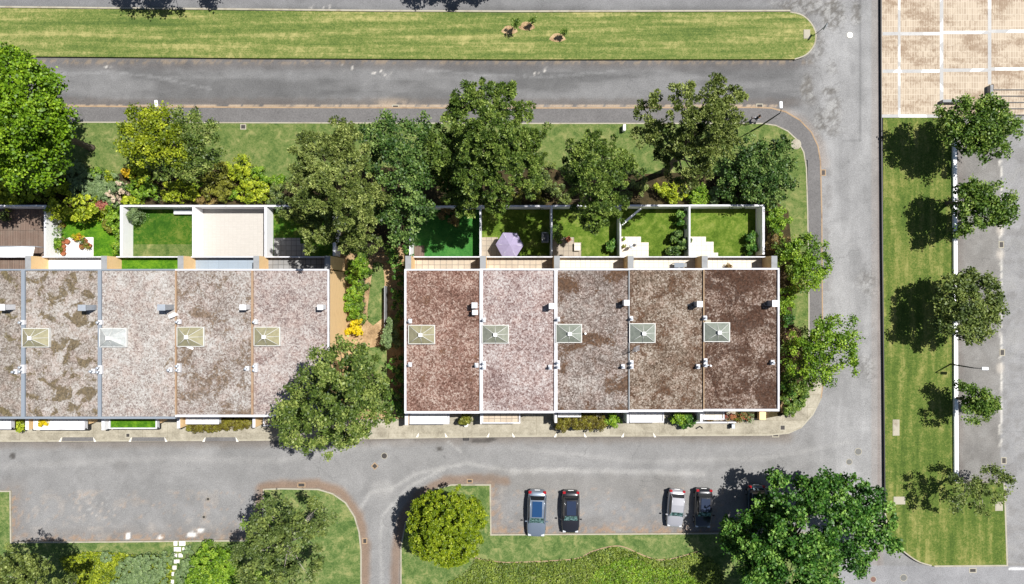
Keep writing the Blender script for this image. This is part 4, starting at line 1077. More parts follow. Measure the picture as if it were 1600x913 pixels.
# ------------------------------------------------------------------ garden furniture
# awning over the deck
e = empty('awning', P3(20, 395, 2.6), 0, 'cream fabric awning stretched over the wooden deck', 'awning')
(ax, ay), (bx, by) = P(-60, 404, 2.7), P(55, 385.5, 2.5)
m = MB(); m.bm.faces.ensure_lookup_table()
m.prism([(ax, ay), (bx - 0.25, ay), (bx, by), (ax, by)], 2.5, 2.54); o = m.build('canopy', M['tile_white'], e); o.matrix_parent_inverse = Matrix.Translation(-e.location)
m = MB(); m.tube([(ax, by, 2.56), (bx + .05, by, 2.56)], 0.05, 6); m.tube([(bx - .05, by, 0.2), (bx - .05, by, 2.56)], 0.04, 6); o = m.build('rail', M['steel'], e); o.matrix_parent_inverse = Matrix.Translation(-e.location)

# parasol
PC = P3(796.2, 382.5, 2.5)
e = empty('parasol', (PC.x, PC.y, 0.2), 0, 'open hexagonal lilac-white parasol over the small stone patio', 'parasol')
m = MB(); R6 = 1.31; ring = []
for k in range(6):
    a = math.radians(60 * k - 2); ring.append((R6 * math.cos(a), R6 * math.sin(a), 2.05))
for k in range(6):
    m.poly([ring[k], ring[(k + 1) % 6], (0, 0, 2.5)]); q, r_ = ring[k], ring[(k + 1) % 6]
    m.poly([(q[0], q[1], 1.9), (r_[0], r_[1], 1.9), r_, q])
m.build('canopy', flat('lilac_canvas', srgb(186, 174, 206, 0.55), 0.85, 0.1), e)
m = MB()
for k in range(6): m.tube([ring[k], (0, 0, 2.47)], 0.015, 5)
m.build('rib', M['whitepaint'], e)
m = MB(); m.tube([(0, 0, 0.0), (0, 0, 2.58)], 0.025, 8); m.lathe((0, 0), [(.25, 0), (.25, .06), (.05, .1)], 16); m.build('pole', M['steel'], e)
# closed parasol
c = P3(987, 385, 0.2)
e = empty('parasol', c, 0, 'closed grey parasol standing on the white stepped patio', 'parasol')
m = MB(); m.tube([(0, 0, 0), (0.05, 0.03, 2.3)], 0.02, 6); m.lathe((0, 0), [(.22, 0), (.22, .07), (.04, .1)], 14); m.build('pole', M['steel'], e)
m = MB(); m.tube([(0.02, .01, 0.9), (0.03, .02, 1.3), (0.05, .03, 2.3)], [0.14, 0.16, 0.03], 10); m.build('canopy', flat('grey_canvas', (0.4, 0.4, 0.42, 1), 0.9), e)
# diagonal bar across the lawn corner (a washing pole on two posts)
a, b = P3(972, 351, 1.5), P3(1001.5, 326, 1.5)
e = empty('clothes_pole', a.lerp(b, .5) - Vector((0, 0, 1.35)), 0, 'white diagonal board on posts across the corner of a lawn', 'clothes pole')
inv = Matrix.Translation(-e.location)
ang = math.atan2(b.y - a.y, b.x - a.x); L = (b - a).length; mm = a.lerp(b, .5)
m = MB(); m.box(mm.x - L / 2, mm.x + L / 2, mm.y - 0.10, mm.y + 0.10, 1.45, 1.5, rz=ang); o = m.build('board', M['whitepaint'], e); o.matrix_parent_inverse = inv
for q in (a.lerp(b, 0.06), a.lerp(b, 0.94)):
    m = MB(); m.tube([(q.x, q.y, 0.15), (q.x, q.y, 1.45)], 0.03, 6); o = m.build('post', M['steel'], e); o.matrix_parent_inverse = inv
# bench against the back wall
def table(name, cx, cy, w, d, h, rz, top, label, cat, z0=0.18, seatback=False):
    c = P3(cx, cy, z0 + h)
    e = empty(name, (c.x, c.y, z0), rz, label, cat)
    m = MB(); m.box(-w / 2, w / 2, -d / 2, d / 2, h - 0.04, h); m.build('tabletop' if not seatback else 'seat', M[top], e, 0.01)
    for sx in (-1, 1):
        for sy in (-1, 1):
            m = MB(); x, y = sx * (w / 2 - .05), sy * (d / 2 - .05); m.box(x - .025, x + .025, y - .025, y + .025, 0, h - .04); m.build('leg', M['steel'], e)
    if seatback:
        m = MB(); m.box(-w / 2, w / 2, d / 2 - .04, d / 2, h, h + .42); m.build('backrest', M[top], e)
    return e
table('garden_bench', 285.5, 331.5, 1.75, 0.42, 0.5, 0, 'whitepaint', 'white bench against the back wall of the square lawn', 'bench')
table('balcony_table', 1061, 414.5, 0.85, 0.45, 0.7, 0, 'bluetop', 'light blue table on a balcony with dark items beside it', 'table', ZF)
table('side_table', 1070.5, 414.5, 0.3, 0.35, 0.5, 0, 'conc', 'small grey stool at the shaded end of the balcony beside the blue table', 'stool', ZF)
table('garden_chair', 888, 374, 0.5, 0.48, 0.42, 0.6, 'terracotta', 'reddish garden chair at the corner of the sandy patio', 'chair', 0.2, True)
table('side_table', 902, 386, 0.6, 0.75, 0.35, 0, 'tile_cream', 'low cream table on the sandy patio beside the reddish chair', 'table', 0.2)
# barbecue / air unit in the parasol garden
c = P3(852, 371, 1.0)
e = empty('barbecue', (c.x, c.y, 0.18), 0, 'square brick-sided barbecue with dark grate against the garden wall', 'barbecue')
m = MB()
for bx in ((-.33, .33, -.5, -.38), (-.33, .33, .38, .5), (-.33, -.22, -.38, .38), (.22, .33, -.38, .38)): m.box(*bx, 0, .85)
m.box(-.22, .22, -.38, .38, 0, .6); m.build('body', M['conc'], e)
m = MB()
for k in range(7): m.box(-.22, .22, -.36 + k * .115, -.33 + k * .115, .72, .74)
m.build('grate', M['dark'], e)
# pots
def pot(px, py, r, h, label, leafk=None, grp=None, mat='terracotta', z0=0.2, leafr=None, cat='plant pot'):
    c = P3(px, py, z0 + h)
    e = empty('plant_pot', (c.x, c.y, z0), 0, label, cat, grp)
    m = MB(); m.lathe((0, 0), [(r * .7, 0), (r, h * .9), (r * 1.08, h * .9), (r * 1.08, h), (r * .9, h), (r * .88, h - .04)], 14); m.build('pot', M[mat], e)
    m = MB(); m.lathe((0, 0), [(r * .5, h - .06), (r * .87, h - .045)], 14); m.build('soil', M['soil_dark'], e)
    if leafk:
        rng = np.random.RandomState(int(px * 7 + py)); lr = leafr or r * 1.4
        C = rng.normal(size=(10, 3)) * [lr * .5, lr * .5, .08] + [0, 0, h + .15]
        V, T = leaves(C, np.full(10, lr * .5), 16, .12, rng); link('foliage', mesh_from_quads('foliage', V, T), LEAF[leafk], e)
    return e
for i, (x, y, w) in enumerate(((97.5, 352, 1), (98, 374, 2), (97, 379.5, 0), (98, 385, 0), (97.5, 390.5, 1), (98, 396, 0), (104.5, 377.5, 0))):
    lab = ['terracotta pot in the short column on the white patio', 'terracotta pot beside the pale wall at the lawn edge, apart from the column', 'terracotta pot with greenery heading the column of pots'][0 if 0 < i and i != 1 and i != 6 else (1 if i == 0 else 2)]
    if i == 6: lab = 'single round terracotta pot standing right of the pot column'
    pot(x, y, .22, .35, lab, (None, 'olive', 'mid')[w], 'terracotta pots in a column' if lab.startswith('terracotta pot in the short') else 'terracotta pots of the flowering garden')
for x, y, lk, lab in ((118, 373, 'yellow', 'pot with yellow-green plant at the left of the patio cluster'), (123, 371, 'orange', 'pot with orange flowers between two greener pots'), (131, 376, 'mid', 'large leafy green pot in the middle of the patio cluster'),
                      (138, 384, 'olive', 'pot with dull olive plant at the lower end of the patio cluster'), (127, 385, None, 'bare dark pot below the patio cluster'), (133, 381, 'brown', 'pot with dry brown plant in the patio cluster')):
    pot(x, y, .25, .4, lab, lk, 'flower pots clustered on the white patio')
pot(1139.5, 416.5, .2, .3, 'wide brown pot with dry plant on the end balcony', 'brown', z0=ZF)
pot(728, 664, .2, .45, 'white pot under the green bush between two front terraces', None, mat='whitepaint', z0=0.13)
pot(1060.5, 661, .2, .45, 'white pot under the lime bush at the front', None, mat='whitepaint', z0=0.13)
pot(974, 374, .14, .25, 'small green potted plant at the wall end of the stepped patio', 'bright')
pot(974, 386, .14, .25, 'small potted plant nearest the house on the stepped patio', 'olive')
for i, (x, y, r, lk, lab) in enumerate(((1110, 655, .22, 'brown', 'brown potted plant on the ledge of the end house'), (1133, 649, .2, 'red', 'small reddish potted plant at the end of the white terrace'), (1146, 652, .3, 'brown', 'tall dry plant pot in the middle of the front row of plants'),
                                        (1153, 656, .2, 'olive', 'olive plant pot next to the dry one'), (1162, 650, .34, 'bluegreen', 'large blue-green succulent pot by the end house'), (1170, 655, .25, 'grey', 'grey-green succulent pot right of the large one'))):
    pot(x, y, r, .4, lab, lk, 'pots in front of the end house', z0=0.13, leafr=r * 1.9)
m = MB(); (ax, ay), (bx, by) = P(1078, 661.5, .8), P(1150, 659.5, .8); m.box(ax, bx, ay, by, 0.1, 0.8)
tag(m.build('low_wall', M['whitetop']), 'thin white front wall below the pots of the end house', 'wall')
m = MB(); (ax, ay), (bx, by) = P(1186.5, 655.5, .8), P(1197, 644, .8); m.box(ax, bx, ay - .05, by, 0.1, 0.8)
tag(m.build('meter_box', M['ochre'], bevel=.02), 'ochre rendered cupboard at the front corner of the end house', 'cupboard')
for x, y, lab, kk in ((1095.5, 668, 'thin dark post on the pavement below the white front wall', 0), (1145, 666, 'small dark bin on the pavement near the end house', 1)):
    c = P3(x, y, .6); e = empty('litter_bin' if kk else 'bollard', (c.x, c.y, .13), 0, lab, 'bin' if kk else 'bollard')
    m = MB()
    if kk: m.box(-.14, .14, -.2, .2, 0, .6); m.build('body', M['dark'], e, .02); m = MB(); m.box(-.15, .15, -.21, .21, .6, .65); m.build('lid', M['steel'], e, .01)
    else: m.tube([(0, 0, 0), (0, 0, .75)], .06, 8); m.lathe((0, 0), [(.07, .75), (.08, .8), (.02, .86)], 10); m.build('post', M['dark'], e)

# ------------------------------------------------------------------ manholes, drains
def disc(px, py, r, mat, label, name='manhole_cover', z=0.0):
    c = P(px, py); e = empty(name, (c[0], c[1], z), 0, label, 'manhole cover')
    m = MB(); m.lathe((0, 0), [(r * 1.18, 0.0), (r * 1.18, .006), (r * 1.02, .008)], 28); m.build('ring', M['kerb'], e)
    m = MB(); m.lathe((0, 0), [(r, 0.007), (r, .014), (r * .85, .016)], 28)
    for k in range(-2, 3): m.box(-r * .6, r * .6, k * r * .25 - .015, k * r * .25 + .015, .016, .021)
    m.build('lid', mat, e)
iron = flat('cast_iron', (0.05, 0.045, 0.042, 1), 0.7, .4, .3); rust = flat('reddish_iron', srgb(150, 115, 105, .5), 0.8); greyc = flat('grey_cover', srgb(135, 135, 132, .55), 0.8)
disc(600.5, 712.5, .26, iron, 'round dark manhole cover at the mouth of the side road')
disc(1328, 55, .27, M['whitepaint'], 'bright white round manhole cover near the grass island tip')
disc(1341, 706, .3, greyc, 'grey round manhole cover in the east road above the large tree')
disc(1364.5, 905.5, .26, rust, 'reddish round manhole cover below the large tree')
disc(1412, 903, .3, greyc, 'grey round manhole cover right of the reddish one')
disc(1327, 722, .26, greyc, 'faint grey manhole cover close to the crown of the large tree')
disc(1243, 226, .42, M['kerb'], 'pale round concrete cover on the curved lawn corner', z=.15)
disc(325, 780, .14, iron, 'tiny dark valve cover in the left parking bay')
disc(318.5, 808, .14, iron, 'tiny dark valve cover near the lower edge of the left parking bay')
def drain(px, py, w, d, label, frame='kerb', rz=0.0, z=0.0):
    c = P(px, py); e = empty('drain_grate', (c[0], c[1], z), rz, label, 'drain')
    m = MB(); t = .09
    for b in ((-w / 2 - t, w / 2 + t, -d / 2 - t, -d / 2), (-w / 2 - t, w / 2 + t, d / 2, d / 2 + t), (-w / 2 - t, -w / 2, -d / 2, d / 2), (w / 2, w / 2 + t, -d / 2, d / 2)): m.box(*b, 0, .012)
    m.build('frame', M[frame], e)
    m = MB(); m.box(-w / 2, w / 2, -d / 2, d / 2, 0, .004)
    nb = max(3, int(max(w, d) / .1))
    for k in range(nb):
        u = -0.5 + (k + .5) / nb
        if w >= d: m.box(u * w - .02, u * w + .02, -d / 2, d / 2, .004, .012)
        else: m.box(-w / 2, w / 2, u * d - .02, u * d + .02, .004, .012)
    m.build('grate', iron, e)
drain(618, 167.5, .5, .28, 'drain grate in the pale stained spot of the upper kerb')
drain(1187, 165.5, .5, .24, 'drain grate at the kerb near the pedestrian')
drain(381, 199, .4, .35, 'dark drain grate in the upper lawn beside the two-tone tree', z=.152)
drain(728, 685.5, .42, .22, 'drain grate at the kerb below the right end of the front terrace', 'dark')
drain(1212, 680, .5, .26, 'drain grate at the kerb by the rounded corner')
drain(471, 758, .6, .3, 'drain grate at the top kerb of the leaf-littered island', 'kerbochre')
drain(570, 845.5, .3, .4, 'drain grate at the side kerb of the narrow road', 'kerbochre')
drain(734, 752, .4, .25, 'drain grate above the golden ball tree', 'kerbochre')
drain(1286.5, 270, .3, .45, 'drain grate by the curved footpath', 'kerbochre')
drain(1564.5, 382.5, .35, .5, 'uppermost drain grate in the car park')
drain(1566, 551, .35, .5, 'drain grate in the car park opposite the street lamp')
drain(1568.5, 720, .35, .5, 'drain grate in the car park near the sparse lower tree')
drain(1520, 891.5, .55, .3, 'drain grate below the lower edge of the east lawn')
drain(1222, 668, .4, .4, 'faint square cover in the pavement at the corner', 'kerb', z=.126)
drain(201, 680, .3, .3, 'small square cover in the pale pavement', 'kerb', z=.126)
drain(585.5, 728.5, .36, .36, 'diamond-set dark cover at the mouth of the side road', 'kerbochre', math.radians(45))
# ------------------------------------------------------------------ street lamps, sign, marker
def lamp(bx, by, h, az, arm, label, hl=0.62, zb=.15):
    c = P(bx, by, zb); e = empty('street_lamp', (c[0], c[1], zb), 0, label, 'street lamp', 'street lamps')
    d = Vector((math.cos(az), math.sin(az), 0)); t = Vector((0, 0, h))
    m = MB(); m.tube([(0, 0, -.1), (0, 0, h * .5), (0, 0, h)], [.085, .065, .045], 10); m.build('pole', M['dark'], e)
    m = MB(); m.tube([t - Vector((0, 0, .05)), t + d * arm * .5 + Vector((0, 0, .12)), t + d * arm + Vector((0, 0, .14))], .035, 6); m.build('arm', M['dark'], e)
    m = MB(); s = d * (arm + hl / 2) + t
    m.box(s.x - hl / 2, s.x + hl / 2, s.y - .14, s.y + .14, h + .06, h + .2, rz=az); m.build('lamp_head', flat('lamp_shell', (0.72, 0.74, 0.78, 1), .4), e, .04)
lamp(1484, 569, 3.6, -0.03, 0.55, 'street lamp with white head standing in the east lawn')
lamp(1187, 198, 5.2, math.radians(92), 0.35, 'street lamp at the curved path corner beside the pedestrian')
lamp(291, 197, 5.4, math.radians(95), 0.35, 'street lamp half hidden behind the two-tone tree')
c = P(1275.5, 53, .1); e = empty('road_sign', (c[0], c[1], 0), 0, 'round traffic sign seen from above at the tip of the grass island', 'road sign')
m = MB(); m.tube([(0, 0, 0), (0, 0, 2.2)], .03, 8); m.build('pole', M['dark'], e)
m = MB(); d = Vector((.88, -.47, 0)); m.tube([Vector((0, 0, 1.95)) - d * .0 , Vector((0, 0, 1.95)) + d * .035], .34, 20); m.build('plate', M['steel'], e)
c = P(976, 199, .9); m = MB(); m.box(c[0] - .13, c[0] + .13, c[1] - .3, c[1] + .3, .15, .85)
tag(m.build('utility_box', M['whitepaint'], bevel=.03), 'small white utility box in the upper lawn between two pines', 'utility box')

# ------------------------------------------------------------------ pedestrian
def person(px, py, label):
    c = P(px, py, .12); root = empty('person', (c[0], c[1], .12), math.radians(100), label, 'person')
    def skin(name, pts, edges, mat, lv=1):
        me = bpy.data.meshes.new(name); me.from_pydata([p[:3] for p in pts], edges, [])
        o = link(name, me, mat, root)
        sm = o.modifiers.new('skin', 'SKIN'); sm.use_smooth_shade = True
        for v, p in zip(me.skin_vertices[0].data, pts): v.radius = (p[3], p[4] if len(p) > 4 else p[3])
        me.skin_vertices[0].data[0].use_root = True
        ss = o.modifiers.new('sub', 'SUBSURF'); ss.levels = lv; ss.render_levels = lv
        return o
    sk_ = flat('skin', (0.45, 0.27, 0.19, 1), .6); jk = flat('navy_jacket', (0.03, 0.035, 0.06, 1), .8); tr = flat('pale_trousers', (0.36, 0.36, 0.4, 1), .8)
    # x forward, y left; walking: pelvis first
    P_ = [(0, 0, .95, .14, .11), (0, 0, 1.12, .13, .10), (.02, 0, 1.32, .16, .12), (.03, 0, 1.46, .10, .08), (.04, 0, 1.56, .052), (.055, 0, 1.66, .088, .10), (.06, 0, 1.74, .07, .085),
          (.0, .19, 1.43, .055), (-.10, .24, 1.16, .042), (.02, .25, .93, .03), (.05, .25, .86, .028),
          (.0, -.19, 1.43, .055), (.12, -.24, 1.17, .042), (.30, -.22, 1.0, .03), (.36, -.21, .96, .028),
          (.0, .09, .88, .085), (.16, .1, .50, .06), (.22, .1, .10, .04), (.34, .1, .04, .035),
          (.0, -.09, .88, .085), (-.08, -.1, .50, .06), (-.30, -.1, .14, .04), (-.22, -.1, .05, .035)]
    E = [(0, 1), (1, 2), (2, 3), (3, 4), (4, 5), (5, 6), (2, 7), (7, 8), (8, 9), (9, 10), (2, 11), (11, 12), (12, 13), (13, 14), (0, 15), (15, 16), (16, 17), (17, 18), (0, 19), (19, 20), (20, 21), (21, 22)]
    skin('body', P_, E, sk_)
    g = lambda p, k: p[:3] + tuple(q * k for q in p[3:])
    J = [g(P_[i], 1.16) for i in (0, 1, 2, 3, 7, 8, 9, 11, 12, 13)]
    skin('jacket', J, [(0, 1), (1, 2), (2, 3), (2, 4), (4, 5), (5, 6), (2, 7), (7, 8), (8, 9)], jk)
    T_ = [g(P_[i], 1.14) for i in (0, 15, 16, 17, 19, 20, 21)]
    skin('trousers', T_, [(0, 1), (1, 2), (2, 3), (0, 4), (4, 5), (5, 6)], tr)
    m = MB(); m.lathe((.05, 0), [(.105, 1.66), (.112, 1.72), (.10, 1.80), (.06, 1.845), (.01, 1.855)], 14); m.build('hair', flat('dark_hair', (0.02, 0.014, 0.01, 1), .7), root)
    for s in (-1, 1):                     # shoes
        q = P_[18] if s > 0 else P_[22]
        m = MB(); m.tube([(q[0] - .14, q[1], .045), (q[0], q[1], .045), (q[0] + .09, q[1], .035)], [.045, .05, .03], 8); m.build('shoe', M['dark'], root)
person(1177.5, 189, 'pedestrian in dark top and pale trousers walking on the footpath near the corner')

# ------------------------------------------------------------------ cars
def car_mat(name, c, metal=0.5):
    n = N(name); n.princ(c, 0.32, 0.5, metal, coat=1.0); return n.m
def car(px, py, rz, L, Wd, Hh, paint, roofmat, label, style='hatch', glass='carglass', stripe=None):
    """body lofted from cross sections; local +y is the rear, -y the bonnet"""
    c = P3(px, py, .6); root = empty('parked_car', (c.x, c.y, 0.0), rz, label, 'car', 'cars parked in the right-hand bay')
    hl, hw = L / 2, Wd / 2
    # t from -1 (nose) to 1 (tail): half width, deck height
    st = [(-1.0, .62, .50), (-.985, .74, .62), (-.93, .87, .70), (-.80, .95, .78), (-.62, .985, .86), (-.44, 1.0, .93), (-.2, 1.0, .95), (.1, 1.0, .96), (.4, 1.0, .98), (.62, .985, 1.0), (.80, .95, .99), (.93, .87, .93), (.985, .76, .78), (1.0, .66, .6)]
    bm = bmesh.new(); rings = []
    for t, w, z in st:
        y = t * hl; x = w * hw
        low = .22 if abs(t) < .9 else .32
        prof = [(x * .93, low), (x * .985, .40), (x, .58), (x * .985, z * .82 + .04), (x * .93, z - .04), (x * .82, z), (x * .45, z + .025), (0, z + .035)]
        full = prof + [(-a, b) for a, b in prof[-2::-1]]
        rings.append([bm.verts.new((a, y, b)) for a, b in full])
    for i in range(len(rings) - 1):
        for k in range(len(rings[0]) - 1):
            f = bm.faces.new((rings[i][k], rings[i][k + 1], rings[i + 1][k + 1], rings[i + 1][k])); f.smooth = True
    bm.faces.new(rings[0]); bm.faces.new(rings[-1][::-1])
    bmesh.ops.recalc_face_normals(bm, faces=bm.faces)
    me = bpy.data.meshes.new('body'); bm.to_mesh(me); bm.free(); body = link('body', me, paint, root)
    # cabin
    ws, we = (-.40, .80) if style != 'estate' else (-.38, .86)
    if style == 'sedan': we = .66
    rs, re = ws + .31, we - (.14 if style != 'sedan' else .26)
    zb, zt = .93, Hh
    A = [(ws, .80, .90), (rs, .70, zt - .04), ((rs + re) / 2, .71, zt), (re, .69, zt - .03), (we, .80, .95)]
    def P4(t, w, z): return (w * hw, t * hl, z), (-w * hw, t * hl, z)
    m = MB()
    gl = [P4(t, w + .015, z) for t, w, z in A]; bl = [P4(t, .90 if 0 < i < 4 else w + .05, .92) for i, (t, w, z) in enumerate(A)]
    for s in (0, 1):      # side glass
        m = MB()
        for i in range(4):
            m.poly([bl[i][s], bl[i + 1][s], gl[i + 1][s], gl[i][s]])
        m.build('side_window', M[glass], root)
    m = MB(); m.poly([gl[0][0], gl[1][0], gl[1][1], gl[0][1]]); m.build('windscreen', M['windscreen'], root)
    m = MB(); m.poly([gl[3][0], gl[4][0], gl[4][1], gl[3][1]]); m.build('rear_window', M[glass], root)
    m = MB(); N_ = 5
    for i in (1, 2):
        for k in range(N_):
            u0, u1 = -1 + 2 * k / N_, -1 + 2 * (k + 1) / N_
            q = lambda t, w, z, u: (u * w * hw * 1.02, t * hl, z + .03 * (1 - u * u) + .012)
            m.poly([q(*A[i], u0), q(*A[i], u1), q(*A[i + 1], u1), q(*A[i + 1], u0)])
    rf = m.build('roof', paint, root)
    for f in rf.data.polygons: f.use_smooth = True
    if roofmat:
        m = MB(); t0, t1 = rs + .04, re - .05
        m.box(-.52 * hw, .52 * hw, t0 * hl, t1 * hl, zt + .0, zt + .055); m.build('roof_panel', roofmat, root, .015)  # glass roof; on the black cars a painted bluish reflection
    for s in (-1, 1):      # pillars along the roof edge
        m = MB(); m.tube([(s * A[0][1] * hw * 1.03, A[0][0] * hl, A[0][2] + .02)] + [(s * A[i][1] * hw * 1.02, A[i][0] * hl, A[i][2] + .01) for i in (1, 2, 3)] + [(s * A[4][1] * hw * 1.03, A[4][0] * hl, A[4][2] + .02)], .035, 6); m.build('roof_rail', paint, root)
        m = MB(); m.box(s * hw * 1.0 - .02, s * hw * 1.0 + s * .2 + .0, -.30 * hl - .05, -.30 * hl + .07, .92, 1.04) if s > 0 else m.box(-hw - .2, -hw + .02, -.30 * hl - .05, -.30 * hl + .07, .92, 1.04); m.build('mirror', paint, root, .02)
        m = MB(); m.box(*sorted((s * hw * .52, s * hw * .86)), -hl * .955, -hl * .86, .60, .735); m.build('headlight', M['clearlamp'], root, .02)
        m = MB(); m.box(*sorted((s * hw * .60, s * hw * .93)), hl * .86, hl * .975, .70, .975); m.build('tail_light', M['redlamp'], root, .03)
        for y in (-.62 * hl, .60 * hl):
            m = MB(); m.tube([(s * (hw - .20), y, .31), (s * (hw - .0), y, .31)], .31, 20); wh = m.build('wheel', M['tyre'], root)
            m = MB(); m.tube([(s * (hw - .01), y, .31), (s * (hw + .012), y, .31)], .2, 14); m.build('rim', M['rim'], wh)
    m = MB(); m.box(-.26, .26, -hl - .012, -hl + .03, .42, .53); m.build('number_plate', M['whitepaint'], root)
    m = MB(); m.box(-.26, .26, hl - .03, hl + .012, .62, .73); m.build('number_plate', M['whitepaint'], root)
    m = MB(); m.tube([(-.6 * hw, ws * hl - .02, .925), (.1 * hw, ws * hl + .06, .955)], .012, 5); m.tube([(0, ws * hl - .02, .925), (.6 * hw, ws * hl + .06, .955)], .012, 5); m.build('wiper', M['dark'], root)
    return root
n = N('car_glass'); n.princ((0.012, 0.014, 0.018, 1), 0.06, 0.8); M['carglass'] = n.m
n = N('windscreen_glass'); f = n.noise(3.5, 5, .75)
n.princ(n.ramp(f, [(.42, (0.012, 0.03, 0.035, 1)), (.5, (0.06, 0.13, 0.14, 1)), (.62, (0.22, 0.34, 0.34, 1))]), .08, .8); M['windscreen'] = n.m
bluero = car_mat('blue_glass_roof', (0.004, 0.04, 0.12, 1), 0.1); darkro = car_mat('dark_blue_roof_reflection', (0.01, 0.02, 0.05, 1), 0.1)  # the dark one paints a bluish reflection onto a black roof
car(838.5, 802, math.radians(-1.6), 4.55, 1.84, 1.46, car_mat('steel_blue_paint', srgb(158, 172, 190, .58)), bluero, 'silver-blue car with large blue glass roof, farthest from the big tree')
car(891.5, 799.5, math.radians(-0.6), 4.15, 1.72, 1.45, car_mat('black_paint', (0.018, 0.018, 0.022, 1), .3), darkro, 'black car with painted dark blue roof reflection beside the silver-blue car')
car(1055.5, 794, math.radians(4.2) * -1, 3.7, 1.62, 1.46, car_mat('silver_paint', srgb(206, 206, 212, .58), .3), None, 'small silver-white car beside the black car in leaf shade')
car(1098.5, 794, math.radians(-1.5), 3.85, 1.66, 1.45, car_mat('deep_black_paint', (0.012, 0.013, 0.018, 1), .3), darkro, 'black car with bright red tail lights in the leafy shade')
car(1181, 790, math.radians(0), 4.1, 1.72, 1.46, car_mat('slate_blue_paint', srgb(70, 90, 100, .5)), None, 'slate blue car almost hidden beneath the large tree')

# ------------------------------------------------------------------ trees
tree('broadleaf_tree', 'tall lime-green broadleaf tree cut off by the frame beside the upper road', [(25, 135, 48, 8), (60, 165, 40, 7), (10, 190, 55, 9), (70, 225, 34, 6), (40, 250, 48, 7), (15, 110, 32, 8), (-30, 170, 60, 8.5), (88, 180, 22, 6), (98, 182, 12, 5.5), (80, 130, 14, 6.5), (30, 95, 14, 7.5), (58, 108, 10, 7), (72, 255, 16, 5.5), (55, 285, 14, 5), (-30, 250, 50, 7), (75, 195, 30, 6.5)], 'lime', zk=1.4, dens=3.4, cr=0.58, per=46, ls=.28, r0=.32, limbs=16)
tree('broadleaf_tree', 'rounded tree, half yellow-green half dull green, on the upper lawn with a lamp behind', [(222, 200, 30, 4.2), (240, 235, 34, 4.2), (262, 195, 28, 4.6), (208, 222, 20, 3.8), (268, 240, 26, 4), (232, 180, 16, 4)], 'yellow', zk=1.4, dens=4.6, cr=.42, per=40, ls=.23, r0=.22, extra=('mido', [(305, 210, 32, 4.2), (318, 235, 28, 3.8), (295, 255, 28, 3.6), (290, 188, 18, 4.2), (258, 270, 16, 3)], 4.6))
tree('pine_tree', 'wide olive-green pine overhanging the shaded yard', [(500, 245, 40, 6.5), (545, 235, 34, 6.5), (478, 290, 36, 6), (530, 300, 50, 8), (575, 300, 30, 6), (505, 350, 40, 6), (555, 355, 40, 6), (535, 200, 16, 5), (545, 385, 16, 4.5), (470, 330, 22, 5.5)], 'pine', zk=2.0, dens=5.4, cr=.4, per=56, ls=.26, slim=.22, needle=True, flatz=.8, r0=.3, limbs=16, rim=.18)
tree('broadleaf_tree', 'dark blue-green tree squeezed between two pines', [(585, 215, 26, 6), (615, 205, 24, 6), (610, 255, 36, 7), (648, 225, 26, 6), (660, 200, 18, 5.5), (640, 290, 34, 6.5), (615, 330, 30, 5.5), (655, 325, 24, 5), (572, 250, 18, 5.5), (630, 365, 20, 4.5), (668, 260, 22, 6)], 'bluegreen', zk=1.7, dens=4.2, cr=.45, per=44, ls=.24, r0=.22)
tree('pine_tree', 'tallest dense pine above the turf yard and parasol garden', [(740, 155, 30, 8), (790, 160, 28, 7.5), (715, 195, 32, 7.5), (765, 205, 46, 9.5), (810, 215, 32, 7.5), (700, 245, 30, 7), (745, 265, 46, 8), (800, 265, 40, 7.5), (725, 310, 28, 6), (770, 310, 26, 6), (815, 170, 15, 7), (700, 285, 24, 6), (835, 215, 20, 7), (838, 255, 18, 6.5), (828, 290, 18, 6), (685, 220, 18, 7), (690, 260, 16, 6.5), (735, 230, 30, 8), (780, 240, 34, 9)], 'pinedark', zk=1.6, dens=4.9, cr=.42, per=60, ls=.27, slim=.22, needle=True, flatz=.8, r0=.34, limbs=18, rim=.2)
tree('pine_tree', 'smaller pine leaning over the back wall of the sandy patio garden', [(925, 210, 13, 7), (915, 240, 26, 7), (955, 245, 26, 6.5), (905, 275, 24, 6), (940, 285, 34, 7.5), (980, 270, 18, 6), (930, 325, 30, 5.5), (960, 320, 22, 5.5), (895, 258, 16, 6), (922, 348, 15, 4.5)], 'pinedark', zk=1.9, dens=4.6, cr=.4, per=56, ls=.27, slim=.22, needle=True, flatz=.8, r0=.26, limbs=16, rim=.25)
tree('pine_tree', 'open-branched pine with visible limbs leaning toward the upper road', [(1115, 145, 22, 10), (1140, 160, 22, 10), (1085, 145, 16, 10), (1055, 142, 13, 9.5), (1030, 160, 15, 9), (1000, 172, 11, 8.5), (1075, 175, 22, 10), (1110, 190, 28, 10.5), (1155, 150, 12, 9.5), (1075, 215, 28, 9), (1030, 215, 24, 8), (1005, 208, 15, 7.5), (1130, 220, 26, 9), (1095, 250, 26, 8), (1050, 245, 20, 7), (1070, 285, 24, 5.5), (1120, 175, 26, 10), (1140, 190, 20, 9.5), (1045, 225, 20, 8), (1020, 190, 12, 8.5), (1100, 225, 26, 9)], 'pine', base=(1040, 268), zk=1.5, dens=4.6, cr=.42, per=54, ls=.27, slim=.22, needle=True, flatz=.8, r0=.36, limbs=30, fill=.15, fork=.4, rim=.2)
tree('spreading_conifer', 'low spreading bluish-green conifer near the curved corner', [(1160, 245, 26, 2.6), (1205, 245, 30, 2.8), (1180, 275, 40, 3.4), (1225, 275, 24, 2.4), (1145, 285, 26, 2.2), (1195, 300, 26, 2.2)], 'bluegreen', cat='conifer', dens=5.5, cr=.4, per=44, ls=.24, r0=.2, upb=.5)
g = 'round-crowned trees along the low white wall'
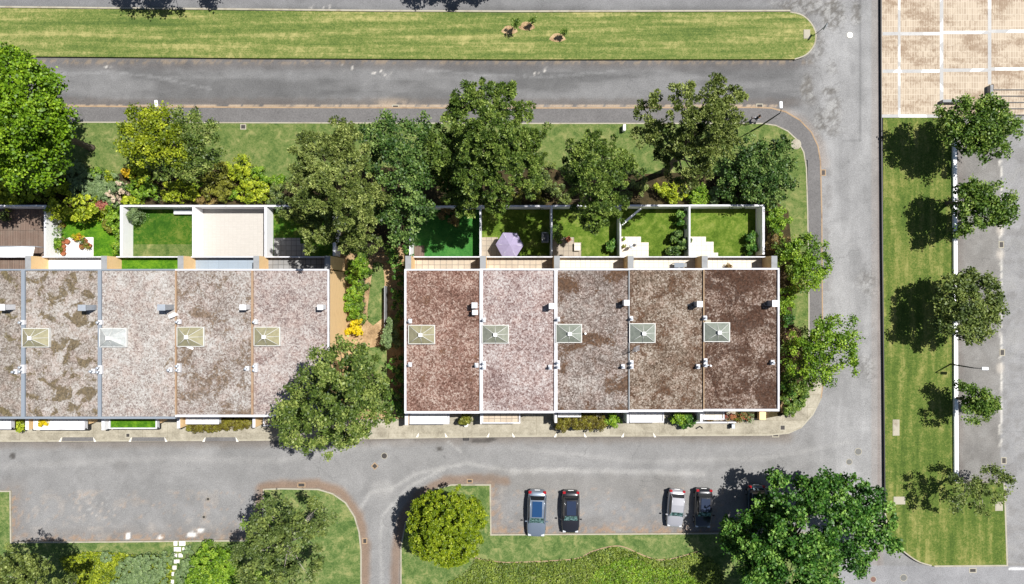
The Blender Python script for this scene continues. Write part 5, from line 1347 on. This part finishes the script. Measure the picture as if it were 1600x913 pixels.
tree('round_tree', 'uppermost and widest of the trees along the low white wall, beside the plaza', [(1510, 190, 36, 5.6), (1545, 195, 36, 5.6), (1575, 205, 20, 5), (1525, 222, 28, 5), (1530, 175, 24, 5.4), (1490, 205, 20, 5), (1558, 232, 16, 4.6), (1480, 185, 16, 5)], 'mid', group=g, dens=5.2, cr=.45, per=46, ls=.25, r0=.2)
tree('round_tree', 'second tree down the low white wall, one-sided with its trunk bare', [(1520, 305, 26, 4.8), (1555, 320, 30, 4.8), (1530, 330, 26, 4.8), (1508, 340, 20, 4.4), (1575, 335, 16, 4.4), (1515, 290, 14, 4.4), (1500, 360, 10, 4)], 'mid', group=g, dens=5, cr=.42, per=44, ls=.25, r0=.18, base=(1478, 318))
tree('round_tree', 'fullest round tree midway along the low white wall', [(1495, 460, 30, 4.6), (1530, 455, 30, 4.6), (1545, 485, 22, 4.4), (1505, 495, 36, 4.8), (1480, 480, 22, 4.2), (1525, 515, 20, 4.2), (1508, 440, 16, 4)], 'olivegreen', group=g, dens=6, cr=.42, per=46, ls=.25, r0=.2)
tree('round_tree', 'smallest dense tree along the low white wall, below the lamp', [(1520, 620, 22, 3.8), (1538, 635, 20, 3.6), (1520, 645, 22, 3.6), (1512, 612, 13, 3.4), (1550, 632, 9, 3)], 'mid', group=g, dens=6, cr=.36, per=46, ls=.22, r0=.15)
tree('round_tree', 'sparse ragged tree at the lower end of the low white wall', [(1510, 755, 24, 4.6), (1540, 750, 22, 4.6), (1525, 780, 26, 4.4), (1500, 785, 18, 4), (1555, 770, 16, 4.2), (1562, 742, 11, 4), (1575, 750, 7, 4)], 'olivegreen', group=g, dens=3.4, cr=.38, per=36, ls=.22, r0=.16, fill=.1, limbs=18, bark='palebark')
tree('broadleaf_tree', 'bright green tree reaching over the path beside the end garden', [(1255, 395, 26, 3.8), (1280, 405, 22, 3.8), (1262, 425, 26, 4), (1240, 400, 20, 3.2), (1285, 420, 14, 3.4), (1245, 432, 16, 3)], 'bright', dens=5.4, cr=.36, per=46, ls=.2, r0=.16, extra=('mid', [(1228, 395, 18, 3), (1238, 415, 20, 3.2)], 5))
tree('broadleaf_tree', 'uneven green tree reaching over the east road beside the dark roof', [(1290, 515, 24, 5.2), (1315, 510, 20, 5), (1275, 540, 30, 5), (1310, 545, 26, 5.2), (1260, 565, 26, 4.4), (1290, 575, 22, 4.6), (1335, 535, 12, 4.6), (1325, 572, 12, 4.4), (1255, 530, 18, 4)], 'bright', dens=4.2, cr=.4, per=42, ls=.22, r0=.2, extra=('mid', [(1250, 590, 20, 3), (1240, 550, 20, 3.2), (1285, 590, 16, 4)], 4))
tree('broadleaf_tree', 'large dense tree over the main road at the end of the left row', [(545, 548, 24, 6), (518, 568, 30, 6.5), (568, 572, 28, 7), (490, 592, 26, 6), (530, 605, 34, 8), (580, 610, 26, 6.5), (465, 622, 22, 5.5), (505, 640, 32, 6.5), (552, 650, 34, 6.5), (590, 650, 20, 6), (462, 660, 24, 5), (480, 685, 20, 5), (520, 682, 24, 5), (556, 680, 18, 5), (604, 600, 13, 6), (446, 640, 12, 5.5), (450, 685, 12, 4.5), (440, 655, 10, 4.5)], 'mido', zk=2.3, dens=4.2, cr=.42, per=46, ls=.23, r0=.34, limbs=16, rim=.2)
tree('broadleaf_tree', 'greyish open tree with pale bare branches on the leaf-littered island', [(405, 810, 32, 5), (440, 815, 34, 5.4), (475, 800, 24, 4.8), (400, 860, 34, 5.4), (450, 860, 40, 6), (490, 830, 20, 4.4), (415, 905, 34, 5), (465, 905, 30, 5), (510, 815, 12, 4), (500, 880, 12, 4), (390, 930, 30, 5)], 'olivegreen', zk=1.8, dens=3.5, cr=.4, per=42, ls=.23, r0=.26, limbs=34, fill=.15, bark='palebark', extra=('mid', [(420, 890, 34, 4.5), (395, 830, 26, 4)], 3.5))
tree('ball_tree', 'dense golden-green ball-shaped tree at the side road corner', [(699, 822, 62, 2.9), (699, 822, 42, 4.2), (672, 800, 30, 2.8), (728, 806, 30, 2.8), (706, 856, 30, 2.8), (668, 845, 28, 2.8)], 'ball', zk=1.7, dens=22, cr=.17, per=26, ls=.17, vz=.8, r0=.2, low=.8, flatz=1.1, rim=.03, rnd=.6, slim=.5, fill=.6)
tree('broadleaf_tree', 'largest dark green tree, spreading over the road and the hidden car', [(1172, 818, 32, 6), (1236, 780, 34, 7), (1200, 808, 26, 6), (1290, 765, 34, 7), (1340, 780, 34, 6.5), (1370, 815, 30, 6), (1200, 840, 44, 8), (1260, 830, 50, 10), (1320, 835, 44, 9), (1380, 850, 22, 6), (1150, 830, 26, 5), (1180, 890, 40, 7), (1240, 890, 46, 8), (1290, 890, 30, 7), (1340, 870, 26, 7), (1160, 870, 26, 5.5), (1250, 940, 44, 7), (1300, 745, 14, 6), (1215, 750, 13, 6)], 'deep', zk=0.85, dens=3.6, cr=.46, per=46, ls=.27, r0=.42, limbs=22, slim=.7)
tree('pine_tree', 'grey-olive pine with pale limbs cut off at the lower corner', [(30, 875, 24, 6), (52, 895, 24, 6.2), (15, 910, 30, 6), (62, 915, 24, 5.5), (-20, 900, 34, 6), (95, 922, 20, 5), (40, 935, 34, 6)], 'pine', zk=1.7, dens=4.4, cr=.42, per=54, ls=.26, slim=.22, needle=True, r0=.24, base=(120, 912), bark='palebark', limbs=20)
# trees beyond the top of the picture that throw their shadows on the upper road
g2 = 'trees beyond the upper road'
for i, (x, y, r, h) in enumerate(((215, -30, 38, 6), (270, -30, 38, 6.5), (325, -16, 16, 4.5), (645, -24, 17, 5), (675, -22, 14, 5), (705, -18, 19, 5), (738, -22, 17, 5))):
    k = CAMH / (CAMH - h)
    ax, ay = 800 + (x + 40 - 800) * k, 456.5 + (y - 456.5) * k
    tree('verge_tree', 'street tree outside the top edge, its shadow on the upper road', [(ax, ay, r, h), (ax - r * .5, ay + r * .3, r * .6, h - .6), (ax + r * .5, ay - r * .3, r * .6, h - .5)], 'mid', group=g2, dens=3.2, cr=.45, per=36, ls=.28, r0=.16)

# young saplings on the island, each in a patch of bare earth
for x, y, s, lab in ((806, 43, 1.0, 'largest young sapling in the grass island, leftmost of three'), (833, 37, .72, 'young sapling in the middle of the three on the grass island'), (881, 55, .7, 'young sapling nearest the junction among the three on the island')):
    slab('bare_earth', [(x - 10 + 12 * math.cos(a) * (1 + .2 * math.sin(3 * a)), y + 4 + 7 * math.sin(a)) for a in np.linspace(0, 5.9, 14)], 0.2, 0.245, M['path_soil'])
    tree('sapling', lab, [(x - 3 * s, y - 6 * s, 6 * s, 1.7 * s), (x + 3 * s, y - 8 * s, 5 * s, 1.9 * s), (x - 1, y - 3, 4 * s, 1.3 * s)], 'mid', 'sapling', 'young saplings on the grass island', dens=60 if s > .9 else 80, cr=.16, per=16, ls=.13, r0=.03, limbs=5, fill=.1, base=(x - 5 * s, y + 4))

# ------------------------------------------------------------------ shrubs behind the left gardens
gs = 'shrubs in the bed behind the left gardens'
def sh(label, lobes, leaf, **k):
    k.setdefault('group', gs); return shrub('shrub', label, lobes, leaf, **k)
sh('bright yellow-green hedge bush at the frame edge behind the deck wall', [(10, 298, 16, .9), (30, 305, 18, .9), (50, 300, 15, .9), (15, 315, 14, .6), (-15, 300, 20, .9)], 'yellowb')
sh('pale yellow-green bush behind the deck wall, between dull shrubs', [(95, 292, 15, .9), (78, 302, 12, .8), (108, 300, 9, .8)], 'yellowb')
sh('dull brownish bush at the foot of the lime tree', [(45, 278, 16, 1), (62, 285, 12, .9), (70, 305, 10, .6)], 'olive')
sh('dark green bush under the lime tree at its far side', [(10, 272, 14, 1.2), (-8, 285, 14, 1)], 'mid')
sh('olive bush between lime tree and clipped grey hedge', [(84, 265, 13, 1.2), (92, 278, 10, 1)], 'olive')
sh('broad clipped grey-green hedge mound on the upper lawn edge', [(118, 268, 17, .8), (140, 285, 20, .9), (130, 300, 20, .9), (160, 298, 18, .9), (175, 285, 13, .8), (115, 290, 12, .8)], 'grey', dens=26, cr=.2, per=30, ls=.12, upb=1.3, rnd=.3, vz=.35, rim=.03)
sh('small bright bush poking above the clipped grey hedge', [(150, 268, 8, 1.0)], 'bright')
sh('narrow bright bush between clipped hedge and orange shrub', [(171, 274, 8, 1.0)], 'yellowb')
sh('orange-yellow flowering shrub below the two-tone tree', [(196, 269, 9, 1.1), (206, 273, 8, 1.0)], 'orange')
sh('lively green shrub beside the orange one', [(216, 275, 15, 1.2), (208, 262, 9, 1.2)], 'yellowb')
sh('deeper green shrub below the two-tone tree', [(220, 295, 18, 1.1), (235, 300, 12, 1)], 'bright')
sh('cream-plumed ornamental shrub beside the dividing wall top', [(172, 305, 13, 1.2), (186, 292, 10, 1.2), (180, 318, 9, 1)], 'grey')
for x, y in ((186, 287), (170, 303), (178, 311), (190, 300)):
    sh('cream feathery flower plume on the ornamental shrub', [(x, y, 4.5, 1.8)], 'cream', group='cream flower plumes', dens=50, cr=.14, ls=.1)
sh('bright bush at the wall corner below the cream plumes', [(200, 312, 12, 1), (214, 318, 9, .8)], 'yellowb')
sh('lime-yellow rounded bush behind the bench wall', [(282, 298, 18, 1.2), (266, 300, 14, 1), (298, 300, 14, 1)], 'yellowb')
sh('olive-brown big round bush behind the beige yard', [(340, 275, 20, 1.6), (335, 295, 20, 1.4), (352, 298, 15, 1.2), (325, 280, 13, 1.4)], 'olive')
sh('flat dull hedge at the wall in front of the olive-brown bush', [(315, 308, 13, .8), (328, 311, 9, .7)], 'brown')
sh('golden-green round bush at the lawn edge, uppermost of its bed', [(374, 262, 18, 1.5), (366, 268, 11, 1.3)], 'yellowb')
sh('wide golden-green bush behind the beige yard wall', [(395, 296, 20, 1.3), (382, 304, 14, 1), (410, 304, 13, 1)], 'yellowb')
sh('small vivid green bush between the golden bushes', [(397, 270, 9, 1.1), (406, 265, 7, 1)], 'bright')
sh('trailing mixed green bush reaching the olive pine', [(418, 276, 11, 1), (432, 286, 9, .9), (440, 282, 8, .9)], 'bright')
sh('vivid green low bush in front of the olive-brown one', [(364, 305, 7, .8), (312, 290, 7, .9)], 'bright')
sh('shaded olive bush where the golden bushes meet the pine', [(436, 300, 14, 1), (425, 312, 10, .8)], 'olivegreen')
sh('blue-green clipped ball by the shaded yard wall', [(441, 327, 13, 1.6)], 'grey', dens=22, cr=.18, ls=.1, rim=.02)
# inside the left gardens
gg = 'plants inside the left gardens'
sh('round yellow-green small tree over the garden wall', [(125, 325, 20, 2.4), (138, 330, 14, 2.2), (112, 322, 13, 2.2)], 'yellowb', group=gg, dens=7, cr=.34, ls=.2)
sh('yellower bush beside the round small tree, next to the deck wall', [(88, 330, 15, 1.9), (80, 325, 9, 1.8), (98, 335, 9, 1.7)], 'yellowb', group=gg)
sh('bluish silver plant climbing the pale wall by the deck', [(82, 352, 9, .9), (80, 366, 9, .9), (88, 360, 8, .8)], 'grey', group=gg, dens=16, cr=.16, per=12, ls=.13)
sh('bright small plant in the white gravel by the deck wall', [(88, 380, 6, .7), (86, 385, 5, .6)], 'bright', group=gg, dens=30)
sh('low red-leaved hedge behind the flowering garden', [(145, 323, 7, .9), (157, 323, 7, .9), (168, 324, 6, .9)], 'red', group=gg, dens=20)
sh('leafy border bush along the right side of the flowering garden', [(178, 328, 10, 1.2), (180, 345, 11, 1.2), (184, 362, 9, 1.1), (165, 340, 9, .9)], 'bright', group=gg)
sh('orange-tipped bush in the border of the flowering garden', [(168, 353, 8, .9), (175, 358, 7, .8)], 'olive', group=gg)
sh('small lime bush low in the border of the flowering garden', [(181, 380, 7, .8), (183, 392, 6, .7)], 'bright', group=gg, dens=20)
sh('blue-green olive shrub in the corner of the square lawn', [(210, 337, 11, 1.5), (206, 330, 7, 1.4)], 'grey', group=gg, dens=16, ls=.13)
sh('small plant in pot at the frame edge on the deck', [(3, 339, 6, .8)], 'olivegreen', group=gg, dens=25)
sh('tiny green shrub lost in the shaded yard', [(463, 345, 6, .8)], 'bright', group=gg, dens=20)
# gap between the rows
gp = 'bushes in the gap between the rows'
sh('bright yellow-green bush heading the line beside the ochre end wall', [(555, 415, 15, 1.4), (562, 425, 13, 1.4), (548, 430, 12, 1.2), (556, 440, 11, 1.2)], 'bright', group=gp)
sh('bright green bush in the middle of the line beside the ochre end wall', [(552, 465, 14, 1.3), (550, 480, 13, 1.3), (556, 458, 10, 1.2), (553, 492, 10, 1.1)], 'bright', group=gp)
sh('golden-yellow bush beside the ochre end wall', [(550, 513, 11, 1.2), (560, 510, 9, 1.1), (555, 520, 8, 1.1)], 'gold', group=gp)
sh('pale-flowered grey-green shrub beside the red-brown roof', [(613, 512, 13, 2), (608, 530, 13, 1.9), (618, 540, 11, 1.8), (612, 522, 12, 2)], 'grey', group=gp)
sh('dark green hedge in the shade left of the red-brown roof, upper part', [(624, 400, 17, 2.2), (626, 428, 17, 2.2), (627, 455, 16, 2.2), (628, 480, 15, 2.2), (629, 500, 13, 1.8)], 'deep', group=gp, dens=6)
sh('dark green hedge in the shade left of the red-brown roof, lower part', [(622, 575, 18, 2.2), (626, 600, 18, 2.2), (624, 625, 18, 2.2), (620, 645, 13, 1.6), (610, 610, 14, 1.6)], 'deep', group=gp, dens=6)
sh('leafy low green bush strip beside the grass strip in the gap', [(566, 448, 8, .9), (570, 425, 8, .9), (563, 480, 8, .9), (562, 497, 8, .9)], 'mid', group=gp, dens=16)
sh('shaded bush at the upper end of the earth gap', [(610, 392, 13, 2), (572, 395, 10, 1.4)], 'mid', group=gp)
# thin dark timber screen in the gap
(ax, ay), (bx, by) = P(600.5, 512, 1.2), P(602, 447, 1.2); m = MB(); m.box(ax, bx, ay, by, 0.1, 1.3)
tag(m.build('garden_screen', M['conc']), 'thin low screen wall along the grass strip in the gap', 'screen')
# bed behind the right gardens
gr_ = 'shrubs behind the right gardens'
sh('pale green bush between the tall pine and the smaller pine', [(855, 270, 17, 1.8), (845, 290, 15, 1.6), (868, 295, 13, 1.5)], 'olivegreen', group=gr_)
sh('dark undergrowth below the tall pine', [(700, 310, 16, 1), (730, 312, 16, 1), (820, 305, 20, 1.2), (845, 312, 12, .9), (790, 312, 16, .9)], 'olive', group=gr_, dens=5)
sh('dull bush below the smaller pine', [(880, 305, 14, 1.2), (985, 300, 17, 1.2), (1005, 285, 13, 1.2), (970, 312, 12, .9)], 'pine', group=gr_, dens=6)
sh('yellowish bush behind the garden with the diagonal bar', [(1060, 300, 16, 1.2), (1048, 308, 13, .9), (1035, 290, 13, 1.2)], 'yellowb', group=gr_, dens=7)
sh('vivid green bush behind the wall between the two white patios', [(1094, 300, 9, 1.3), (1086, 308, 10, 1), (1100, 308, 8, 1)], 'bright', group=gr_, dens=14)
sh('pale grey-green bush next to the vivid green one', [(1112, 310, 10, .9), (1122, 300, 9, 1)], 'grey', group=gr_)
sh('dark bush below the spreading conifer', [(1140, 306, 14, 1), (1165, 314, 12, .8), (1195, 314, 12, .8)], 'mid', group=gr_)
# inside the right gardens
gh = 'plants inside the right gardens'
sh('shade bush at the back corner of the artificial turf', [(700, 335, 13, 1.2), (712, 342, 8, 1)], 'brown', group=gh)
sh('green bush against the wall beside the sandy patio', [(868, 362, 9, 1), (872, 372, 6, .9)], 'mid', group=gh, dens=18)
sh('bush in the wall shade of the sandy patio garden', [(957, 380, 7, 1), (955, 388, 6, .9)], 'deep', group=gh, dens=18)
sh('climbing shrub at the back of the wall shade beside the diagonal bar lawn', [(1066, 335, 7, 1.2), (1067, 350, 7, 1.2)], 'deep', group=gh, dens=14)
sh('broad-leaved dark shrub in front of the dividing wall', [(1062, 372, 11, 1.3), (1068, 382, 10, 1.3), (1056, 388, 9, 1), (1050, 392, 6, .8)], 'bluegreen', group=gh, ls=.26)
sh('dark shrub in the wall shade of the end garden', [(1175, 372, 8, 1), (1177, 388, 8, 1)], 'deep', group=gh, dens=16)
# east side of the end house
ge = 'bushes beside the end house'
sh('bright lime bush beside the outer garden wall', [(1215, 325, 12, 1.8), (1222, 345, 14, 1.8), (1215, 358, 12, 1.7), (1210, 340, 10, 1.5)], 'bright', group=ge)
sh('brownish twiggy bush below the bright lime bush', [(1208, 378, 13, 1.4), (1222, 375, 11, 1.4)], 'brown', group=ge)
sh('green bush hugging the dark roof between the two side trees', [(1228, 460, 13, 1.2), (1225, 480, 13, 1.2), (1238, 470, 9, 1)], 'bright', group=ge)
sh('dark bush in roof shade near the uneven tree', [(1232, 500, 11, 1), (1236, 585, 14, 1.4), (1232, 610, 13, 1.2)], 'deep', group=ge)
sh('mixed bush below the bright side tree', [(1245, 448, 11, 1)], 'olive', group=ge)
sh('curved clipped green hedge inside the rounded corner', [(1232, 644, 9, .8), (1240, 638, 9, .8), (1248, 630, 9, .8), (1253, 620, 9, .8), (1256, 610, 8, .8)], 'mid', group=ge, dens=16, cr=.24, vz=.5)
sh('low green bush at the lower corner of the dark roof', [(1228, 622, 10, .9), (1240, 612, 9, .9)], 'mid', group=ge)
# front of the houses
gf = 'front hedges and bushes along the pavement'
sh('small lime bush at the front between the first two terraces', [(31, 664, 9, 1.2)], 'yellowb', group=gf, dens=20)
sh('yellow-flowered plant on the long white front terrace', [(67, 661, 5, 2.6)], 'gold', group=gf, dens=30, gz=2.3)
shrub('hedge', 'long bronze-olive clipped hedge in front of the worn pale roof house', [(300, 667, 8, 1.1), (314, 667, 8, 1.1), (328, 667, 8, 1.1), (342, 664, 9, 1.1), (355, 663, 9, 1.1), (368, 662, 9, 1.1), (381, 661, 9, 1.1)], 'brownhedge', 'hedge', gf, dens=40, cr=.22, per=34, ls=.12, vz=.5, rim=.04)
shrub('hedge', 'long bronze and green hedge in front of the grey mossy roof house', [(878, 662, 11, 1.2), (893, 660, 11, 1.2), (908, 659, 11, 1.2), (923, 660, 11, 1.2), (938, 662, 10, 1.1)], 'brownhedge', 'hedge', gf, dens=32, cr=.24, per=34, ls=.15, vz=.5)
sh('vivid green end of the front hedge', [(954, 654, 9, 1.2), (960, 660, 8, 1)], 'bright', group=gf, dens=16)
sh('round green bush with red flowers between two white terraces', [(725, 657, 9, 1.2)], 'olive', group=gf, dens=24)
sh('lime round bush in the front gap of the brown roof house', [(1057, 652, 9, 1.2), (1064, 656, 7, 1)], 'bright', group=gf, dens=20)
sh('dark green bush beside the lime one at the front', [(1078, 654, 9, 1), (1072, 662, 7, .8)], 'deep', group=gf, dens=18)
# lower lawns
gl_ = 'clipped mounds on the lower left lawn'
sh('large grey-green clipped mound on the lower left lawn', [(205, 895, 24, 1.0), (232, 890, 24, 1.0), (215, 920, 28, 1.0), (245, 905, 16, .9), (190, 920, 18, .9)], 'grey', group=gl_, dens=26, cr=.2, per=30, ls=.12, upb=1.3, rnd=.3, vz=.28, rim=.03)
sh('small grey-green mound above the yellow ground cover', [(165, 871, 9, .6)], 'grey', group=gl_, dens=26, cr=.2, per=30, ls=.12, upb=1.3, rnd=.3, vz=.4)
sh('narrow grey-green mound left of the stepping stones', [(262, 872, 9, .6), (258, 884, 9, .6)], 'grey', group=gl_, dens=26, cr=.2, per=30, ls=.12, upb=1.3, rnd=.3, vz=.4)
sh('tall grey-green mound right of the stepping stones', [(292, 884, 11, .7), (287, 900, 12, .7), (286, 918, 12, .7), (293, 861, 7, .5)], 'grey', group=gl_, dens=26, cr=.2, per=30, ls=.12, upb=1.3, rnd=.3, vz=.45, rim=.03)
sh('big vivid green dome bush right of the stepping stones', [(330, 885, 33, 1.4), (345, 905, 30, 1.2), (318, 910, 28, 1.2), (325, 862, 14, 1), (350, 880, 20, 1.1)], 'bright', group=gl_, dens=10, cr=.28, per=40, ls=.15, vz=.55, rim=.04)
